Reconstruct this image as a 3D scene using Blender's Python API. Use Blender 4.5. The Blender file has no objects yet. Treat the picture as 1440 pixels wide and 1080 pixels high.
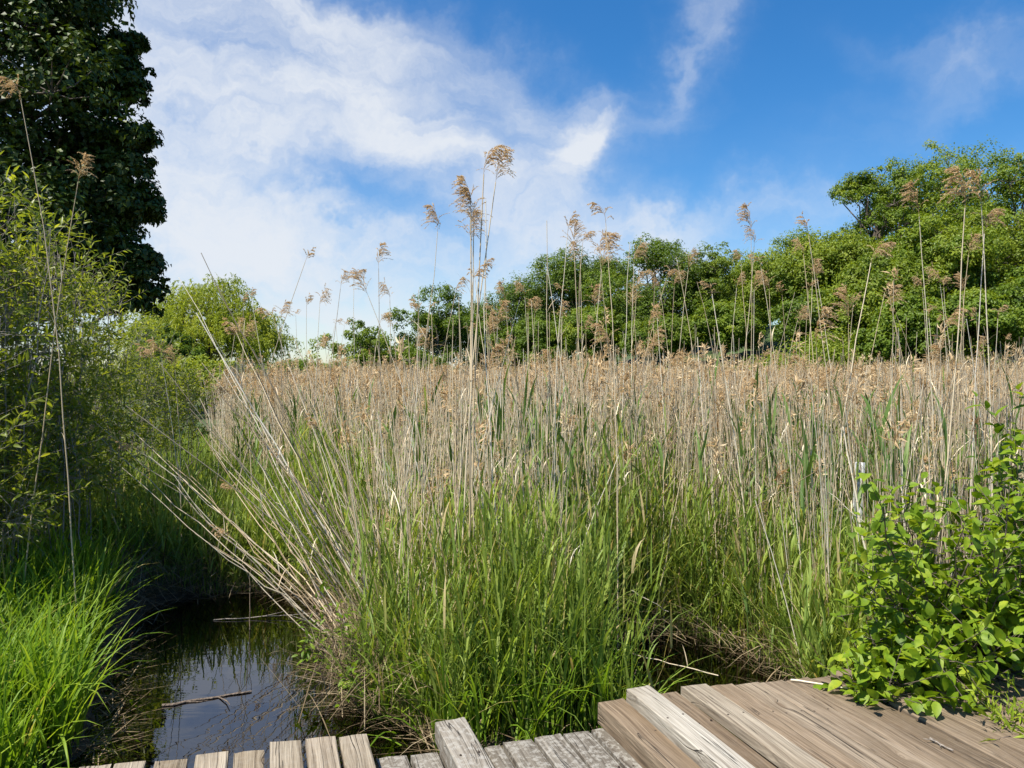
import bpy, bmesh, math, random
import numpy as np
from mathutils import Vector, Matrix, Quaternion

rng = np.random.default_rng(11)
random.seed(5)
SC = bpy.context.scene
COL = SC.collection
F, HOR, EYE = 1067.0, 530.0, 2.0
PI = math.pi


def P(px, py, d):
    """A picture bearing and a distance give a real point of the marsh."""
    return np.array([(px - 720) / F * d, d, EYE - (py - HOR) / F * d])


def on_plane(px, py, z):
    return P(px, py, (EYE - z) * F / (py - HOR))


# ----------------------------------------------------------------- materials
def nodes_of(name):
    m = bpy.data.materials.new(name)
    m.use_nodes = True
    nt = m.node_tree
    nt.nodes.clear()
    out = nt.nodes.new('ShaderNodeOutputMaterial')
    return m, nt, out


def N(nt, typ, **kw):
    n = nt.nodes.new(typ)
    ins = kw.pop('ins', {})
    for k, v in kw.items():
        setattr(n, k, v)
    for k, v in ins.items():
        if isinstance(v, bpy.types.NodeSocket):
            nt.links.new(v, n.inputs[k])
        else:
            n.inputs[k].default_value = v
    return n


def math_(nt, op, a, b=None, c=None, clamp=False):
    n = nt.nodes.new('ShaderNodeMath')
    n.operation = op
    n.use_clamp = clamp
    for i, v in enumerate((a, b, c)):
        if v is None:
            continue
        if isinstance(v, bpy.types.NodeSocket):
            nt.links.new(v, n.inputs[i])
        else:
            n.inputs[i].default_value = v
    return n.outputs[0]


def ramp(nt, fac, stops, interp='LINEAR'):
    n = nt.nodes.new('ShaderNodeValToRGB')
    n.color_ramp.interpolation = interp
    el = n.color_ramp.elements
    while len(el) < len(stops):
        el.new(0.5)
    for e, (p, c) in zip(el, stops):
        e.position = p
        e.color = (c[0], c[1], c[2], 1)
    nt.links.new(fac, n.inputs[0])
    return n.outputs[0]


def mixc(nt, fac, a, b, blend='MIX'):
    n = nt.nodes.new('ShaderNodeMix')
    n.data_type = 'RGBA'
    n.blend_type = blend
    for i, v in ((0, fac), (6, a), (7, b)):
        if isinstance(v, bpy.types.NodeSocket):
            nt.links.new(v, n.inputs[i])
        elif i == 0:
            n.inputs[0].default_value = v
        else:
            n.inputs[i].default_value = (v[0], v[1], v[2], 1)
    return n.outputs[2]


def leaf_mat(name, stops, transl=0.4, rough=0.5, tcol=None, spec=0.35, mott=0):
    m, nt, out = nodes_of(name)
    a = N(nt, 'ShaderNodeAttribute', attribute_name='tint')
    c = ramp(nt, a.outputs['Fac'], stops)
    if mott:
        tc = N(nt, 'ShaderNodeTexCoord')
        n1 = N(nt, 'ShaderNodeTexNoise', ins={'Vector': tc.outputs['Object'], 'Scale': mott, 'Detail': 5.0})
        c = mixc(nt, 1.0, c, ramp(nt, n1.outputs[0], [(.3, (.62, .70, .6)), (.5, (1, 1, 1)), (.68, (1.15, 1.06, .8)), (.76, (.9, .55, .3))]), 'MULTIPLY')
    p = N(nt, 'ShaderNodeBsdfPrincipled', ins={'Base Color': c, 'Roughness': rough, 'Specular IOR Level': spec})
    t = N(nt, 'ShaderNodeBsdfTranslucent')
    tc = mixc(nt, 1.0, c, tcol or (1.35, 1.25, 0.55), 'MULTIPLY')
    nt.links.new(tc, t.inputs['Color'])
    mx = N(nt, 'ShaderNodeMixShader', ins={0: transl, 1: p.outputs[0], 2: t.outputs[0]})
    nt.links.new(mx.outputs[0], out.inputs[0])
    return m


def bark_mat(name, c1, c2, scale=6.0):
    m, nt, out = nodes_of(name)
    tc = N(nt, 'ShaderNodeTexCoord')
    mp = N(nt, 'ShaderNodeMapping', ins={0: tc.outputs['Object'], 3: (scale, scale, scale * 0.25)})
    no = N(nt, 'ShaderNodeTexNoise', ins={'Vector': mp.outputs[0], 'Scale': 2.0, 'Detail': 6.0})
    c = ramp(nt, no.outputs[0], [(0.3, c1), (0.7, c2)])
    b = N(nt, 'ShaderNodeBump', ins={'Strength': 0.6, 'Distance': 0.02, 'Height': no.outputs[0]})
    p = N(nt, 'ShaderNodeBsdfPrincipled', ins={'Base Color': c, 'Roughness': 0.85, 'Normal': b.outputs[0]})
    nt.links.new(p.outputs[0], out.inputs[0])
    return m


M = {}
M['grass'] = leaf_mat('marsh_grass_blades', [(0, (.085, .15, .022)), (.45, (.205, .30, .052)), (.82, (.35, .43, .09)), (.93, (.42, .38, .14)), (1, (.48, .39, .21))], .45)
M['lush'] = leaf_mat('lush_grass_blades', [(0, (.085, .18, .012)), (.55, (.19, .32, .025)), (.92, (.32, .43, .05)), (1, (.46, .40, .15))], .48)
M['shoot'] = leaf_mat('reed_shoot_green', [(0, (.065, .13, .032)), (.6, (.14, .23, .055)), (1, (.23, .31, .08))], .4)
M['straw'] = leaf_mat('dry_reed_straw', [(0, (.36, .26, .155)), (.35, (.60, .48, .31)), (.75, (.73, .63, .45)), (1, (.78, .73, .6))], .2, .6, (1, .95, .8))
M['greystraw'] = leaf_mat('weathered_reed_grey', [(0, (.2, .155, .11)), (.5, (.45, .38, .285)), (1, (.72, .66, .55))], .12, .6, (1, .95, .8))
M['plume'] = leaf_mat('dry_plume_buff', [(0, (.43, .30, .155)), (.5, (.66, .505, .30)), (1, (.79, .67, .46))], .45, .8, (1, .9, .7), .1)
M['litter'] = leaf_mat('dead_thatch', [(0, (.07, .05, .03)), (.5, (.20, .15, .09)), (1, (.38, .31, .2))], .2, .8, (1, .9, .7), .1)
M['wood_leaf'] = leaf_mat('woodland_leaves', [(0, (.045, .085, .007)), (.5, (.125, .20, .014)), (1, (.24, .30, .024))], .42)
M['wood_leaf_light'] = leaf_mat('fresh_woodland_leaves', [(0, (.08, .135, .012)), (.5, (.18, .25, .022)), (1, (.31, .36, .04))], .45)
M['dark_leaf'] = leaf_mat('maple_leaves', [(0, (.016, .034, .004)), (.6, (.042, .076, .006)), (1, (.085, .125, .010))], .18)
M['willow'] = leaf_mat('weeping_willow_leaves', [(0, (.16, .22, .015)), (.5, (.31, .375, .035)), (1, (.47, .50, .08))], .48)
M['shrub'] = leaf_mat('shrub_narrow_leaves', [(0, (.07, .11, .014)), (.5, (.18, .235, .026)), (1, (.38, .41, .06))], .55, .38)
M['alder'] = leaf_mat('broad_bush_leaves', [(0, (.075, .145, .01)), (.5, (.18, .285, .017)), (1, (.33, .41, .04))], .42, .5, None, .3, 38.0)
M['bark'] = bark_mat('grey_brown_bark', (.05, .04, .03), (.16, .13, .10))
M['twig'] = bark_mat('dark_twig_bark', (.05, .035, .025), (.19, .15, .12), 30)
M['greytwig'] = bark_mat('grey_twig_bark', (.14, .12, .10), (.36, .32, .28), 30)


def wood_mat():
    m, nt, out = nodes_of('weathered_boards')
    tc = N(nt, 'ShaderNodeTexCoord')
    oi = N(nt, 'ShaderNodeObjectInfo')
    off = N(nt, 'ShaderNodeVectorMath', operation='SCALE', ins={0: (37.0, 91.0, 13.0)})
    nt.links.new(oi.outputs['Random'], off.inputs['Scale'])
    v = N(nt, 'ShaderNodeVectorMath', operation='ADD', ins={0: tc.outputs['Object'], 1: off.outputs[0]}).outputs[0]
    # warp the grain round the knots
    kv = N(nt, 'ShaderNodeMapping', ins={0: v, 3: (7.0, 2.3, 7.0)}).outputs[0]
    vo = N(nt, 'ShaderNodeTexVoronoi', ins={'Vector': kv, 'Scale': 1.0, 'Randomness': 1.0})
    kd = vo.outputs['Distance']
    wn = N(nt, 'ShaderNodeTexNoise', ins={'Vector': N(nt, 'ShaderNodeMapping', ins={0: v, 3: (3, .9, 3)}).outputs[0], 'Scale': 1.5, 'Detail': 2.0})
    bend = math_(nt, 'MULTIPLY', math_(nt, 'EXPONENT', math_(nt, 'MULTIPLY', kd, -7.0)), 0.05)
    bend = math_(nt, 'ADD', bend, math_(nt, 'MULTIPLY', wn.outputs[0], 0.05))
    cx = N(nt, 'ShaderNodeCombineXYZ')
    nt.links.new(bend, cx.inputs[0])
    gv = N(nt, 'ShaderNodeVectorMath', operation='ADD', ins={0: v, 1: cx.outputs[0]}).outputs[0]
    g1 = N(nt, 'ShaderNodeTexNoise', ins={'Vector': N(nt, 'ShaderNodeMapping', ins={0: gv, 3: (80, 1.1, 30)}).outputs[0], 'Scale': 1.0, 'Detail': 5.0, 'Roughness': .65})
    g2 = N(nt, 'ShaderNodeTexNoise', ins={'Vector': N(nt, 'ShaderNodeMapping', ins={0: gv, 3: (210, 5, 90)}).outputs[0], 'Scale': 1.0, 'Detail': 3.0})
    big = N(nt, 'ShaderNodeTexNoise', ins={'Vector': N(nt, 'ShaderNodeMapping', ins={0: v, 3: (6, 1.2, 6)}).outputs[0], 'Scale': 1.0, 'Detail': 4.0})
    cr = N(nt, 'ShaderNodeTexNoise', ins={'Vector': N(nt, 'ShaderNodeMapping', ins={0: gv, 3: (17, .55, 6)}).outputs[0], 'Scale': 1.0, 'Detail': 3.0, 'Roughness': .6})
    crack = math_(nt, 'ABSOLUTE', math_(nt, 'SUBTRACT', cr.outputs[0], 0.5))
    crack = math_(nt, 'SUBTRACT', 1.0, math_(nt, 'MULTIPLY', crack, 110.0, clamp=True), clamp=True)
    gate = N(nt, 'ShaderNodeMapRange', ins={0: big.outputs[0], 1: .44, 2: .58}).outputs[0]
    crack = math_(nt, 'MULTIPLY', crack, gate)
    base = oi.outputs['Color']
    k = ramp(nt, g1.outputs[0], [(.30, (.45, .41, .37)), (.45, (.86, .84, .81)), (.58, (1.06, 1.06, 1.04)), (.75, (1.4, 1.4, 1.38))])
    c = mixc(nt, 1.0, base, k, 'MULTIPLY')
    k2 = ramp(nt, g2.outputs[0], [(.3, (.68, .67, .65)), (.65, (1.15, 1.15, 1.15))])
    c = mixc(nt, 1.0, c, k2, 'MULTIPLY')
    k3 = ramp(nt, big.outputs[0], [(.3, (.72, .68, .63)), (.6, (1.05, 1.05, 1.05))])
    c = mixc(nt, 1.0, c, k3, 'MULTIPLY')
    knot = N(nt, 'ShaderNodeMapRange', ins={0: kd, 1: .055, 2: .12, 3: 1.0, 4: 0.0}).outputs[0]
    ksel = math_(nt, 'GREATER_THAN', N(nt, 'ShaderNodeSeparateColor', ins={0: vo.outputs['Color']}).outputs[0], .45)
    knot = math_(nt, 'MULTIPLY', knot, ksel)
    c = mixc(nt, math_(nt, 'MULTIPLY', knot, .7), c, (.11, .075, .045))
    ln = N(nt, 'ShaderNodeTexNoise', ins={'Vector': v, 'Scale': 34.0, 'Detail': 8.0, 'Roughness': .7})
    lf = N(nt, 'ShaderNodeMapRange', ins={0: ln.outputs[0], 1: .50, 2: .57}).outputs[0]
    lf = math_(nt, 'MULTIPLY', lf, oi.outputs['Alpha'])
    c = mixc(nt, math_(nt, 'MULTIPLY', lf, .75), c, (.32, .31, .28))
    c = mixc(nt, math_(nt, 'MULTIPLY', crack, .88), c, (.02, .015, .012))
    h = math_(nt, 'SUBTRACT', math_(nt, 'ADD', math_(nt, 'MULTIPLY', g1.outputs[0], .6), math_(nt, 'MULTIPLY', g2.outputs[0], .35)), math_(nt, 'MULTIPLY', crack, 1.3))
    b = N(nt, 'ShaderNodeBump', ins={'Strength': 1.0, 'Distance': .008, 'Height': h})
    p = N(nt, 'ShaderNodeBsdfPrincipled', ins={'Base Color': c, 'Roughness': .8, 'Normal': b.outputs[0], 'Specular IOR Level': .25})
    nt.links.new(p.outputs[0], out.inputs[0])
    return m


M['wood'] = wood_mat()


def ground_mat():
    m, nt, out = nodes_of('marsh_mud')
    tc = N(nt, 'ShaderNodeTexCoord')
    n1 = N(nt, 'ShaderNodeTexNoise', ins={'Vector': tc.outputs['Object'], 'Scale': .9, 'Detail': 8.0, 'Roughness': .65})
    n2 = N(nt, 'ShaderNodeTexNoise', ins={'Vector': tc.outputs['Object'], 'Scale': 14.0, 'Detail': 6.0})
    c = ramp(nt, n2.outputs[0], [(.3, (.022, .016, .010)), (.55, (.06, .045, .026)), (.75, (.11, .085, .05))])
    c2 = ramp(nt, n2.outputs[0], [(.3, (.02, .04, .008)), (.7, (.06, .10, .02))])
    f = N(nt, 'ShaderNodeMapRange', ins={0: n1.outputs[0], 1: .45, 2: .62}).outputs[0]
    sp = N(nt, 'ShaderNodeSeparateXYZ', ins={0: tc.outputs['Object']})
    hi = N(nt, 'ShaderNodeMapRange', ins={0: sp.outputs[2], 1: .03, 2: .12}).outputs[0]
    far = N(nt, 'ShaderNodeMapRange', ins={0: sp.outputs[1], 1: 9.0, 2: 16.0}).outputs[0]
    c = mixc(nt, math_(nt, 'MAXIMUM', math_(nt, 'MULTIPLY', f, hi), far), c, c2)
    b = N(nt, 'ShaderNodeBump', ins={'Strength': .6, 'Distance': .05, 'Height': n2.outputs[0]})
    p = N(nt, 'ShaderNodeBsdfPrincipled', ins={'Base Color': c, 'Roughness': .8, 'Normal': b.outputs[0]})
    nt.links.new(p.outputs[0], out.inputs[0])
    return m


def water_mat():
    m, nt, out = nodes_of('tea_dark_pond_water')
    tc = N(nt, 'ShaderNodeTexCoord')
    mp = N(nt, 'ShaderNodeMapping', ins={0: tc.outputs['Object'], 3: (2.5, 7.0, 1.0)})
    n1 = N(nt, 'ShaderNodeTexNoise', ins={'Vector': mp.outputs[0], 'Scale': 1.0, 'Detail': 2.0, 'Distortion': .6})
    b = N(nt, 'ShaderNodeBump', ins={'Strength': .035, 'Distance': .02, 'Height': n1.outputs[0]})
    fr = N(nt, 'ShaderNodeFresnel', ins={'IOR': 2.1, 'Normal': b.outputs[0]})
    g = N(nt, 'ShaderNodeBsdfGlossy', ins={'Color': (.95, .95, 1, 1), 'Roughness': .015, 'Normal': b.outputs[0]})
    t = N(nt, 'ShaderNodeBsdfTransparent', ins={'Color': (.28, .18, .08, 1)})
    mx = N(nt, 'ShaderNodeMixShader', ins={0: fr.outputs[0], 1: t.outputs[0], 2: g.outputs[0]})
    nt.links.new(mx.outputs[0], out.inputs[0])
    return m


M['ground'] = ground_mat()
M['water'] = water_mat()


def steel_mat():
    m, nt, out = nodes_of('faded_white_paint')
    tc = N(nt, 'ShaderNodeTexCoord')
    n1 = N(nt, 'ShaderNodeTexNoise', ins={'Vector': tc.outputs['Object'], 'Scale': 18.0, 'Detail': 5.0})
    c = ramp(nt, n1.outputs[0], [(.35, (.30, .29, .27)), (.5, (.66, .67, .67)), (.8, (.78, .79, .79))])
    p = N(nt, 'ShaderNodeBsdfPrincipled', ins={'Base Color': c, 'Roughness': .5})
    nt.links.new(p.outputs[0], out.inputs[0])
    return m


M['post'] = steel_mat()


# --------------------------------------------------------------- mesh builder
class MB:
    def __init__(self):
        self.v, self.t, self.f, self.n = [], [], [], 0      # verts, tints, faces (array, smooth)

    def add(self, verts, faces, tint=0.5, smooth=False):
        verts = np.asarray(verts, float).reshape(-1, 3)
        k = len(verts)
        t = np.broadcast_to(np.asarray(tint, float), (k,)) if np.ndim(tint) == 0 else np.asarray(tint, float).reshape(-1)
        self.v.append(verts)
        self.t.append(t)
        for fa in (faces if isinstance(faces, list) else [faces]):
            if len(fa):
                self.f.append((np.asarray(fa, np.int64) + self.n, smooth))
        self.n += k

    def mesh(self, name, mat):
        me = bpy.data.meshes.new(name)
        V = np.concatenate(self.v).astype(np.float32)
        loops = np.concatenate([f.reshape(-1) for f, s in self.f]).astype(np.int32)
        tot = np.concatenate([np.full(len(f), f.shape[1], np.int32) for f, s in self.f])
        sm = np.concatenate([np.full(len(f), s, bool) for f, s in self.f])
        me.vertices.add(len(V))
        me.vertices.foreach_set('co', V.reshape(-1))
        me.loops.add(len(loops))
        me.loops.foreach_set('vertex_index', loops)
        me.polygons.add(len(tot))
        me.polygons.foreach_set('loop_start', np.concatenate([[0], np.cumsum(tot)[:-1]]).astype(np.int32))
        me.polygons.foreach_set('loop_total', tot)
        me.update(calc_edges=True)
        me.polygons.foreach_set('use_smooth', sm)
        a = me.attributes.new('tint', 'FLOAT', 'POINT')
        a.data.foreach_set('value', np.concatenate(self.t).astype(np.float32))
        me.materials.append(mat)
        return me

    def build(self, name, mat, parent=None, loc=(0, 0, 0)):
        me = self.mesh(name, mat)
        o = bpy.data.objects.new(name, me)
        COL.objects.link(o)
        o.location = loc
        if parent:
            o.parent = parent
        return o


def nrm(a):
    return a / np.maximum(np.linalg.norm(a, axis=-1, keepdims=True), 1e-9)


def tubes(mb, Pts, R, sides=3, tint=0.5, smooth=True):
    Pts = np.asarray(Pts, float)
    if Pts.ndim == 2:
        Pts = Pts[None]
    n, k, _ = Pts.shape
    R = np.broadcast_to(np.asarray(R, float), (n, k))
    T = nrm(np.gradient(Pts, axis=1))
    ref = np.where(np.abs(T[..., 2:3]) > .9, np.array([1.0, 0.13, 0]), np.array([0.1, 0.05, 1.0]))
    ref = np.broadcast_to(ref[:, :1] * 1.0, T.shape)
    A = nrm(np.cross(T, ref))
    B = np.cross(T, A)
    an = np.arange(sides) * 2 * PI / sides
    V = Pts[:, :, None, :] + R[:, :, None, None] * (np.cos(an)[None, None, :, None] * A[:, :, None] + np.sin(an)[None, None, :, None] * B[:, :, None])
    idx = np.arange(n * k * sides).reshape(n, k, sides)
    a, b = idx[:, :-1], idx[:, 1:]
    q = np.stack([a, np.roll(a, -1, 2), np.roll(b, -1, 2), b], -1).reshape(-1, 4)
    tt = np.repeat(np.broadcast_to(np.asarray(tint, float), (n,)), k * sides)
    mb.add(V, q, tt, smooth)


def ribbons(mb, C, W, across, tint, fold=0.0):
    """C (n,k,3) centre lines, W (n,k) half widths; with a fold the blade has a keel."""
    n, k, _ = C.shape
    ac = across[:, None, :] if across.ndim == 2 else across
    if fold:
        T = nrm(np.gradient(C, axis=1))
        up = nrm(np.cross(ac + 0 * C, T))
        up = np.where(up[..., 2:3] < 0, -up, up)
        V = np.stack([C - ac * W[..., None] + up * W[..., None] * fold, C, C + ac * W[..., None] + up * W[..., None] * fold], 2)
        m = 3
    else:
        V = np.stack([C - ac * W[..., None], C + ac * W[..., None]], 2)
        m = 2
    idx = np.arange(n * k * m).reshape(n, k, m)
    q = np.stack([idx[:, :-1, :-1], idx[:, :-1, 1:], idx[:, 1:, 1:], idx[:, 1:, :-1]], -1).reshape(-1, 4)
    mb.add(V, q, np.repeat(np.broadcast_to(tint, (n,)), k * m), True)


def blades(mb, base, L, W, lean, bend, tint, K=6, fold=0.0, az=None):
    """Arching blades: lean is the tilt at the root, bend the extra tilt reached at the tip (radians)."""
    n = len(base)
    if az is None:
        az = rng.uniform(0, 2 * PI, n)
    H = np.stack([np.cos(az), np.sin(az), 0 * az], -1)
    s = np.linspace(0, 1, K)
    th = lean[:, None] + bend[:, None] * s[None] ** 1.6
    step = (L / (K - 1))[:, None]
    dh, dz = np.sin(th) * step, np.cos(th) * step
    h = np.concatenate([np.zeros((n, 1)), np.cumsum(dh[:, :-1], 1)], 1)
    z = np.concatenate([np.zeros((n, 1)), np.cumsum(dz[:, :-1], 1)], 1)
    C = base[:, None, :] + H[:, None, :] * h[..., None]
    C[..., 2] += z
    tw = rng.normal(0, .5, n)
    ac = np.stack([-np.sin(az + tw), np.cos(az + tw), 0 * az], -1)
    prof = np.clip(1 - s ** 2.2, 0, 1) * (0.65 + .5 * np.minimum(1, s * 3))
    prof[-1] = .03
    ribbons(mb, C, W[:, None] * prof[None] * .5, ac, tint, fold)


def leaves(mb, pos, d, nm, L, W, tint, shape='diamond', droop=.25, fold=.25):
    n = len(pos)
    d = nrm(d)
    ac = nrm(np.cross(nm, d))
    nm = np.cross(d, ac)
    L = np.broadcast_to(L, (n,))[:, None]
    W = np.broadcast_to(W, (n,))[:, None] * .5
    tint = np.broadcast_to(tint, (n,))
    if shape == 'diamond':
        a = pos
        b = pos + d * L * .45 + ac * W + nm * W * fold
        c = pos + d * L - nm * L * droop * .5
        e = pos + d * L * .45 - ac * W + nm * W * fold
        V = np.stack([a, b, c, e], 1)
        i = np.arange(n)[:, None] * 4
        mb.add(V, np.concatenate([i + [0, 2, 1], i + [0, 3, 2]]), np.repeat(tint, 4))
    else:
        prof = {'oval': [(.16, .62), (.42, 1.0), (.72, .72)], 'lance': [(.2, .7), (.45, 1.0), (.75, .6)]}[shape]
        rows = [pos]
        for s, w in prof:
            c = pos + d * L * s - nm * L * droop * s * s
            rows += [c + ac * W * w + nm * W * w * fold, c, c - ac * W * w + nm * W * w * fold]
        rows.append(pos + d * L - nm * L * droop)
        V = np.stack(rows, 1)
        i = np.arange(n)[:, None] * 11
        tri = np.concatenate([i + [0, 2, 1], i + [0, 3, 2], i + [7, 8, 10], i + [8, 9, 10]])
        qd = np.concatenate([i + [1, 2, 5, 4], i + [2, 3, 6, 5], i + [4, 5, 8, 7], i + [5, 6, 9, 8]])
        mb.add(V, [tri, qd], np.repeat(tint, 11), True)


def tag(o, label=None, cat=None, group=None, kind=None):
    if label:
        o['label'] = label
    if cat:
        o['category'] = cat
    if group:
        o['group'] = group
    if kind:
        o['kind'] = kind
    return o


def empty(name, loc, label=None, cat=None, group=None):
    o = bpy.data.objects.new(name, None)
    o.empty_display_size = .1
    COL.objects.link(o)
    o.location = tuple(float(q) for q in loc)
    return tag(o, label, cat, group)


def rdir(n):
    return nrm(rng.normal(size=(n, 3)))


# ------------------------------------------------------------------ terrain
POND = np.array([(-2.35, 2.2), (-2.15, 4.0), (-2.6, 5.0), (-3.05, 6.0), (-3.1, 6.7), (-2.5, 7.05), (-1.8, 6.95), (-1.4, 6.3), (-1.18, 5.2), (-.85, 4.5), (-.45, 4.25), (-.3, 3.6), (0, 2.2)])


def poly_sd(x, y, poly):
    """Signed distance to a polygon, negative inside."""
    d = np.full(x.shape, 1e9)
    ins = np.zeros(x.shape, bool)
    n = len(poly)
    for i in range(n):
        ax, ay = poly[i]
        bx, by = poly[(i + 1) % n]
        ex, ey = bx - ax, by - ay
        t = np.clip(((x - ax) * ex + (y - ay) * ey) / (ex * ex + ey * ey), 0, 1)
        d = np.minimum(d, np.hypot(x - ax - t * ex, y - ay - t * ey))
        c = ((ay > y) != (by > y)) & (x < ex * (y - ay) / (ey + 1e-12) + ax)
        ins ^= c
    return np.where(ins, -d, d)


def water_sd(x, y):
    a = poly_sd(x, y, POND)
    b = (np.hypot((x - 1.08) / .7, (y - 4.85) / .95) - 1) * .75
    return np.minimum(a, b)


def smooth(a, b, x):
    t = np.clip((x - a) / (b - a), 0, 1)
    return t * t * (3 - 2 * t)


def ground(x, y):
    x, y = np.asarray(x, float), np.asarray(y, float)
    sd = water_sd(x, y) + .03 * np.sin(9 * x + 4 * y) + .02 * np.sin(17 * y - 11 * x)
    z = -.35 + .43 * smooth(-.55, .40, sd)
    z = z + .03 * np.sin(1.7 * x + .6) * np.sin(1.3 * y) + .015 * np.sin(5 * x + 3 * y)
    z = z - .2 * smooth(4.0, 3.4, y) * smooth(-3, -2.4, x)
    z = z + .25 * smooth(-2.4, -4.5, x) * smooth(12, 6, y)
    z = z + 7.0 * smooth(44, 95, y + .45 * x) * smooth(-6, 30, x) + 3 * smooth(20, 70, x + .25 * y - 14)
    return z


gx = np.concatenate([-np.geomspace(5, 600, 40)[::-1], np.linspace(-4.93, 4.43, 150), np.geomspace(4.5, 600, 40)])
gy = np.concatenate([-np.geomspace(1, 200, 14)[::-1] + 2, np.linspace(1.6, 9.4, 120), np.geomspace(9.5, 900, 60)])
X, Y = np.meshgrid(gx, gy)
mb = MB()
idx = np.arange(X.size).reshape(X.shape)
mb.add(np.stack([X, Y, ground(X, Y)], -1), np.stack([idx[:-1, :-1], idx[:-1, 1:], idx[1:, 1:], idx[1:, :-1]], -1).reshape(-1, 4), .5, True)
tag(mb.build('ground', M['ground']), kind='structure')
mb = MB()
mb.add([(-6, -3, 0), (6, -3, 0), (6, 8.2, 0), (-6, 8.2, 0)], np.array([[0, 1, 2, 3]]))
tag(mb.build('water', M['water']), kind='structure')


# ---------------------------------------------------------------- boardwalk
TH = math.radians(18.3)
DIR = np.array([-math.sin(TH), math.cos(TH)])       # the boards' far ends point this way
PER = np.array([math.cos(TH), math.sin(TH)])
walk = empty('boardwalk', (0, 1.6, 0), 'weathered grey wooden boardwalk with uneven plank ends along the pond edge', 'boardwalk')
rz = random.Random(3)


an = np.linspace(0, 2 * PI, 9)[:-1]
mbn = MB()
mbn.add([(.0045 * math.cos(q), .0045 * math.sin(q), .0015) for q in an] + [(.005 * math.cos(q), .005 * math.sin(q), -.004) for q in an],
        [np.array([list(range(8))]), np.array([(i + 8, (i + 1) % 8 + 8, (i + 1) % 8, i) for i in range(8)])])
nm_, nt, out = nodes_of('rusty_nail')
pb = N(nt, 'ShaderNodeBsdfPrincipled', ins={'Base Color': (.05, .035, .028, 1), 'Roughness': .6, 'Metallic': .4})
nt.links.new(pb.outputs[0], out.inputs[0])
NAIL = mbn.mesh('nail', nm_)


def plank(lx, ly, rx, ry, z, col, mott=0.0, thick=.042, length=3.1, label=None, name='plank', rot=0.0, tilt=0.0):
    a, b = on_plane(lx, ly, z)[:2], on_plane(rx, ry, z)[:2]
    mid = (a + b) / 2
    w = abs(float(np.dot(b - a, PER))) - .006
    skew = float(np.dot(b - a, DIR))
    ny = 26
    mbp = MB()
    ph = rz.uniform(0, 9)
    e = .0045
    prof = [(-w / 2, -thick), (-w / 2, -e), (-w / 2 + e, 0), (-w / 6, .0015), (w / 6, .0015), (w / 2 - e, 0), (w / 2, -e), (w / 2, -thick)]
    V, k = [], len(prof)
    for j in range(ny):
        s = j / (ny - 1)
        for i, (px, pz) in enumerate(prof):
            yo = skew * (px / max(w, .01)) * (1 - s) if j == 0 else 0
            jag = rz.uniform(-.006, .006) if j == 0 else 0
            wob = .0025 * math.sin(ph + s * 9 + (px > 0) * 2)
            inset = -.004 if j == 0 else 0
            V.append((px + (wob if abs(px) > w / 3 else 0), -s * length + yo + jag + (0 if j else -.004 * (pz > -e * .5)), pz + .003 * math.sin(ph * 2 + s * 6) + (inset if pz > -e else 0)))
    q = []
    for j in range(ny - 1):
        for i in range(k):
            q.append((j * k + i, j * k + (i + 1) % k, (j + 1) * k + (i + 1) % k, (j + 1) * k + i))
    mbp.add(V, [np.array(q), np.array([list(range(k))[::-1]]), np.array([[(ny - 1) * k + i for i in range(k)]])])
    o = mbp.build(name, M['wood'], walk)
    o.location = (mid[0] - walk.location[0], mid[1] - walk.location[1], z)
    o.rotation_euler = (tilt, 0, TH + rot)
    o.color = (*col, mott)
    if label:
        o['label'] = label
    for off in (.34, 1.49):                          # a pair of nails over each beam
        for sx in (-.3, .3):
            n = bpy.data.objects.new('nail', NAIL)
            COL.objects.link(n)
            n.parent = o
            n.location = (sx * w + rz.uniform(-.008, .008), -off + rz.uniform(-.015, .015), .0025)
    return o


G1, G2, G3 = (.27, .23, .18), (.215, .178, .13), (.295, .258, .205)
BR, BR2 = (.19, .147, .104), (.22, .172, .124)


def shade(c, a, b):
    f = rz.uniform(a, b)
    return tuple(q * f for q in c)



for q in [(62, 1083, 108, 1078, G2), (110, 1078, 157, 1074, G1), (159, 1074, 206, 1069, G3), (216, 1070, 265, 1066, G2), (274, 1061, 322, 1056, G3),
          (327, 1058, 373, 1053, G2), (378, 1041, 425, 1038, G3), (428, 1038, 472, 1034, G1), (475, 1034, 517, 1029, G3)]:
    plank(*q[:4], .48, q[4], .15, rot=rz.uniform(-.006, .006))
for i in range(9):                                  # further boards to the left, below the frame
    plank(62 - 50 * (i + 1), 1084 + 6 * i, 107 - 50 * (i + 1), 1079 + 6 * i, .48, (G1, G2, G3)[i % 3], .15)
GM = (.17, .158, .14)
for q in [(527, 1064, 573, 1059), (576, 1061, 615, 1057), (679, 1050, 704, 1045), (707, 1043, 748, 1038), (750, 1037, 789, 1031), (791, 1031, 829, 1026), (831, 1026, 868, 1021)]:
    plank(*q, .40, shade(GM, .85, 1.12), .8)
plank(617, 1056, 677, 1050, .395, GM, .6)
plank(611, 1014, 653, 1006, .49, (.25, .232, .205), .9, .088, label='raised grey timber mottled with lichen', name='timber')
plank(840, 987, 877, 981, .50, BR2, .0, .10, label='brown raised timber with a thick square end', name='timber')
plank(880, 967, 914, 962, .565, (.36, .34, .30), .1, .075, label='bleached nearly white board standing proud', name='timber')
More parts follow.
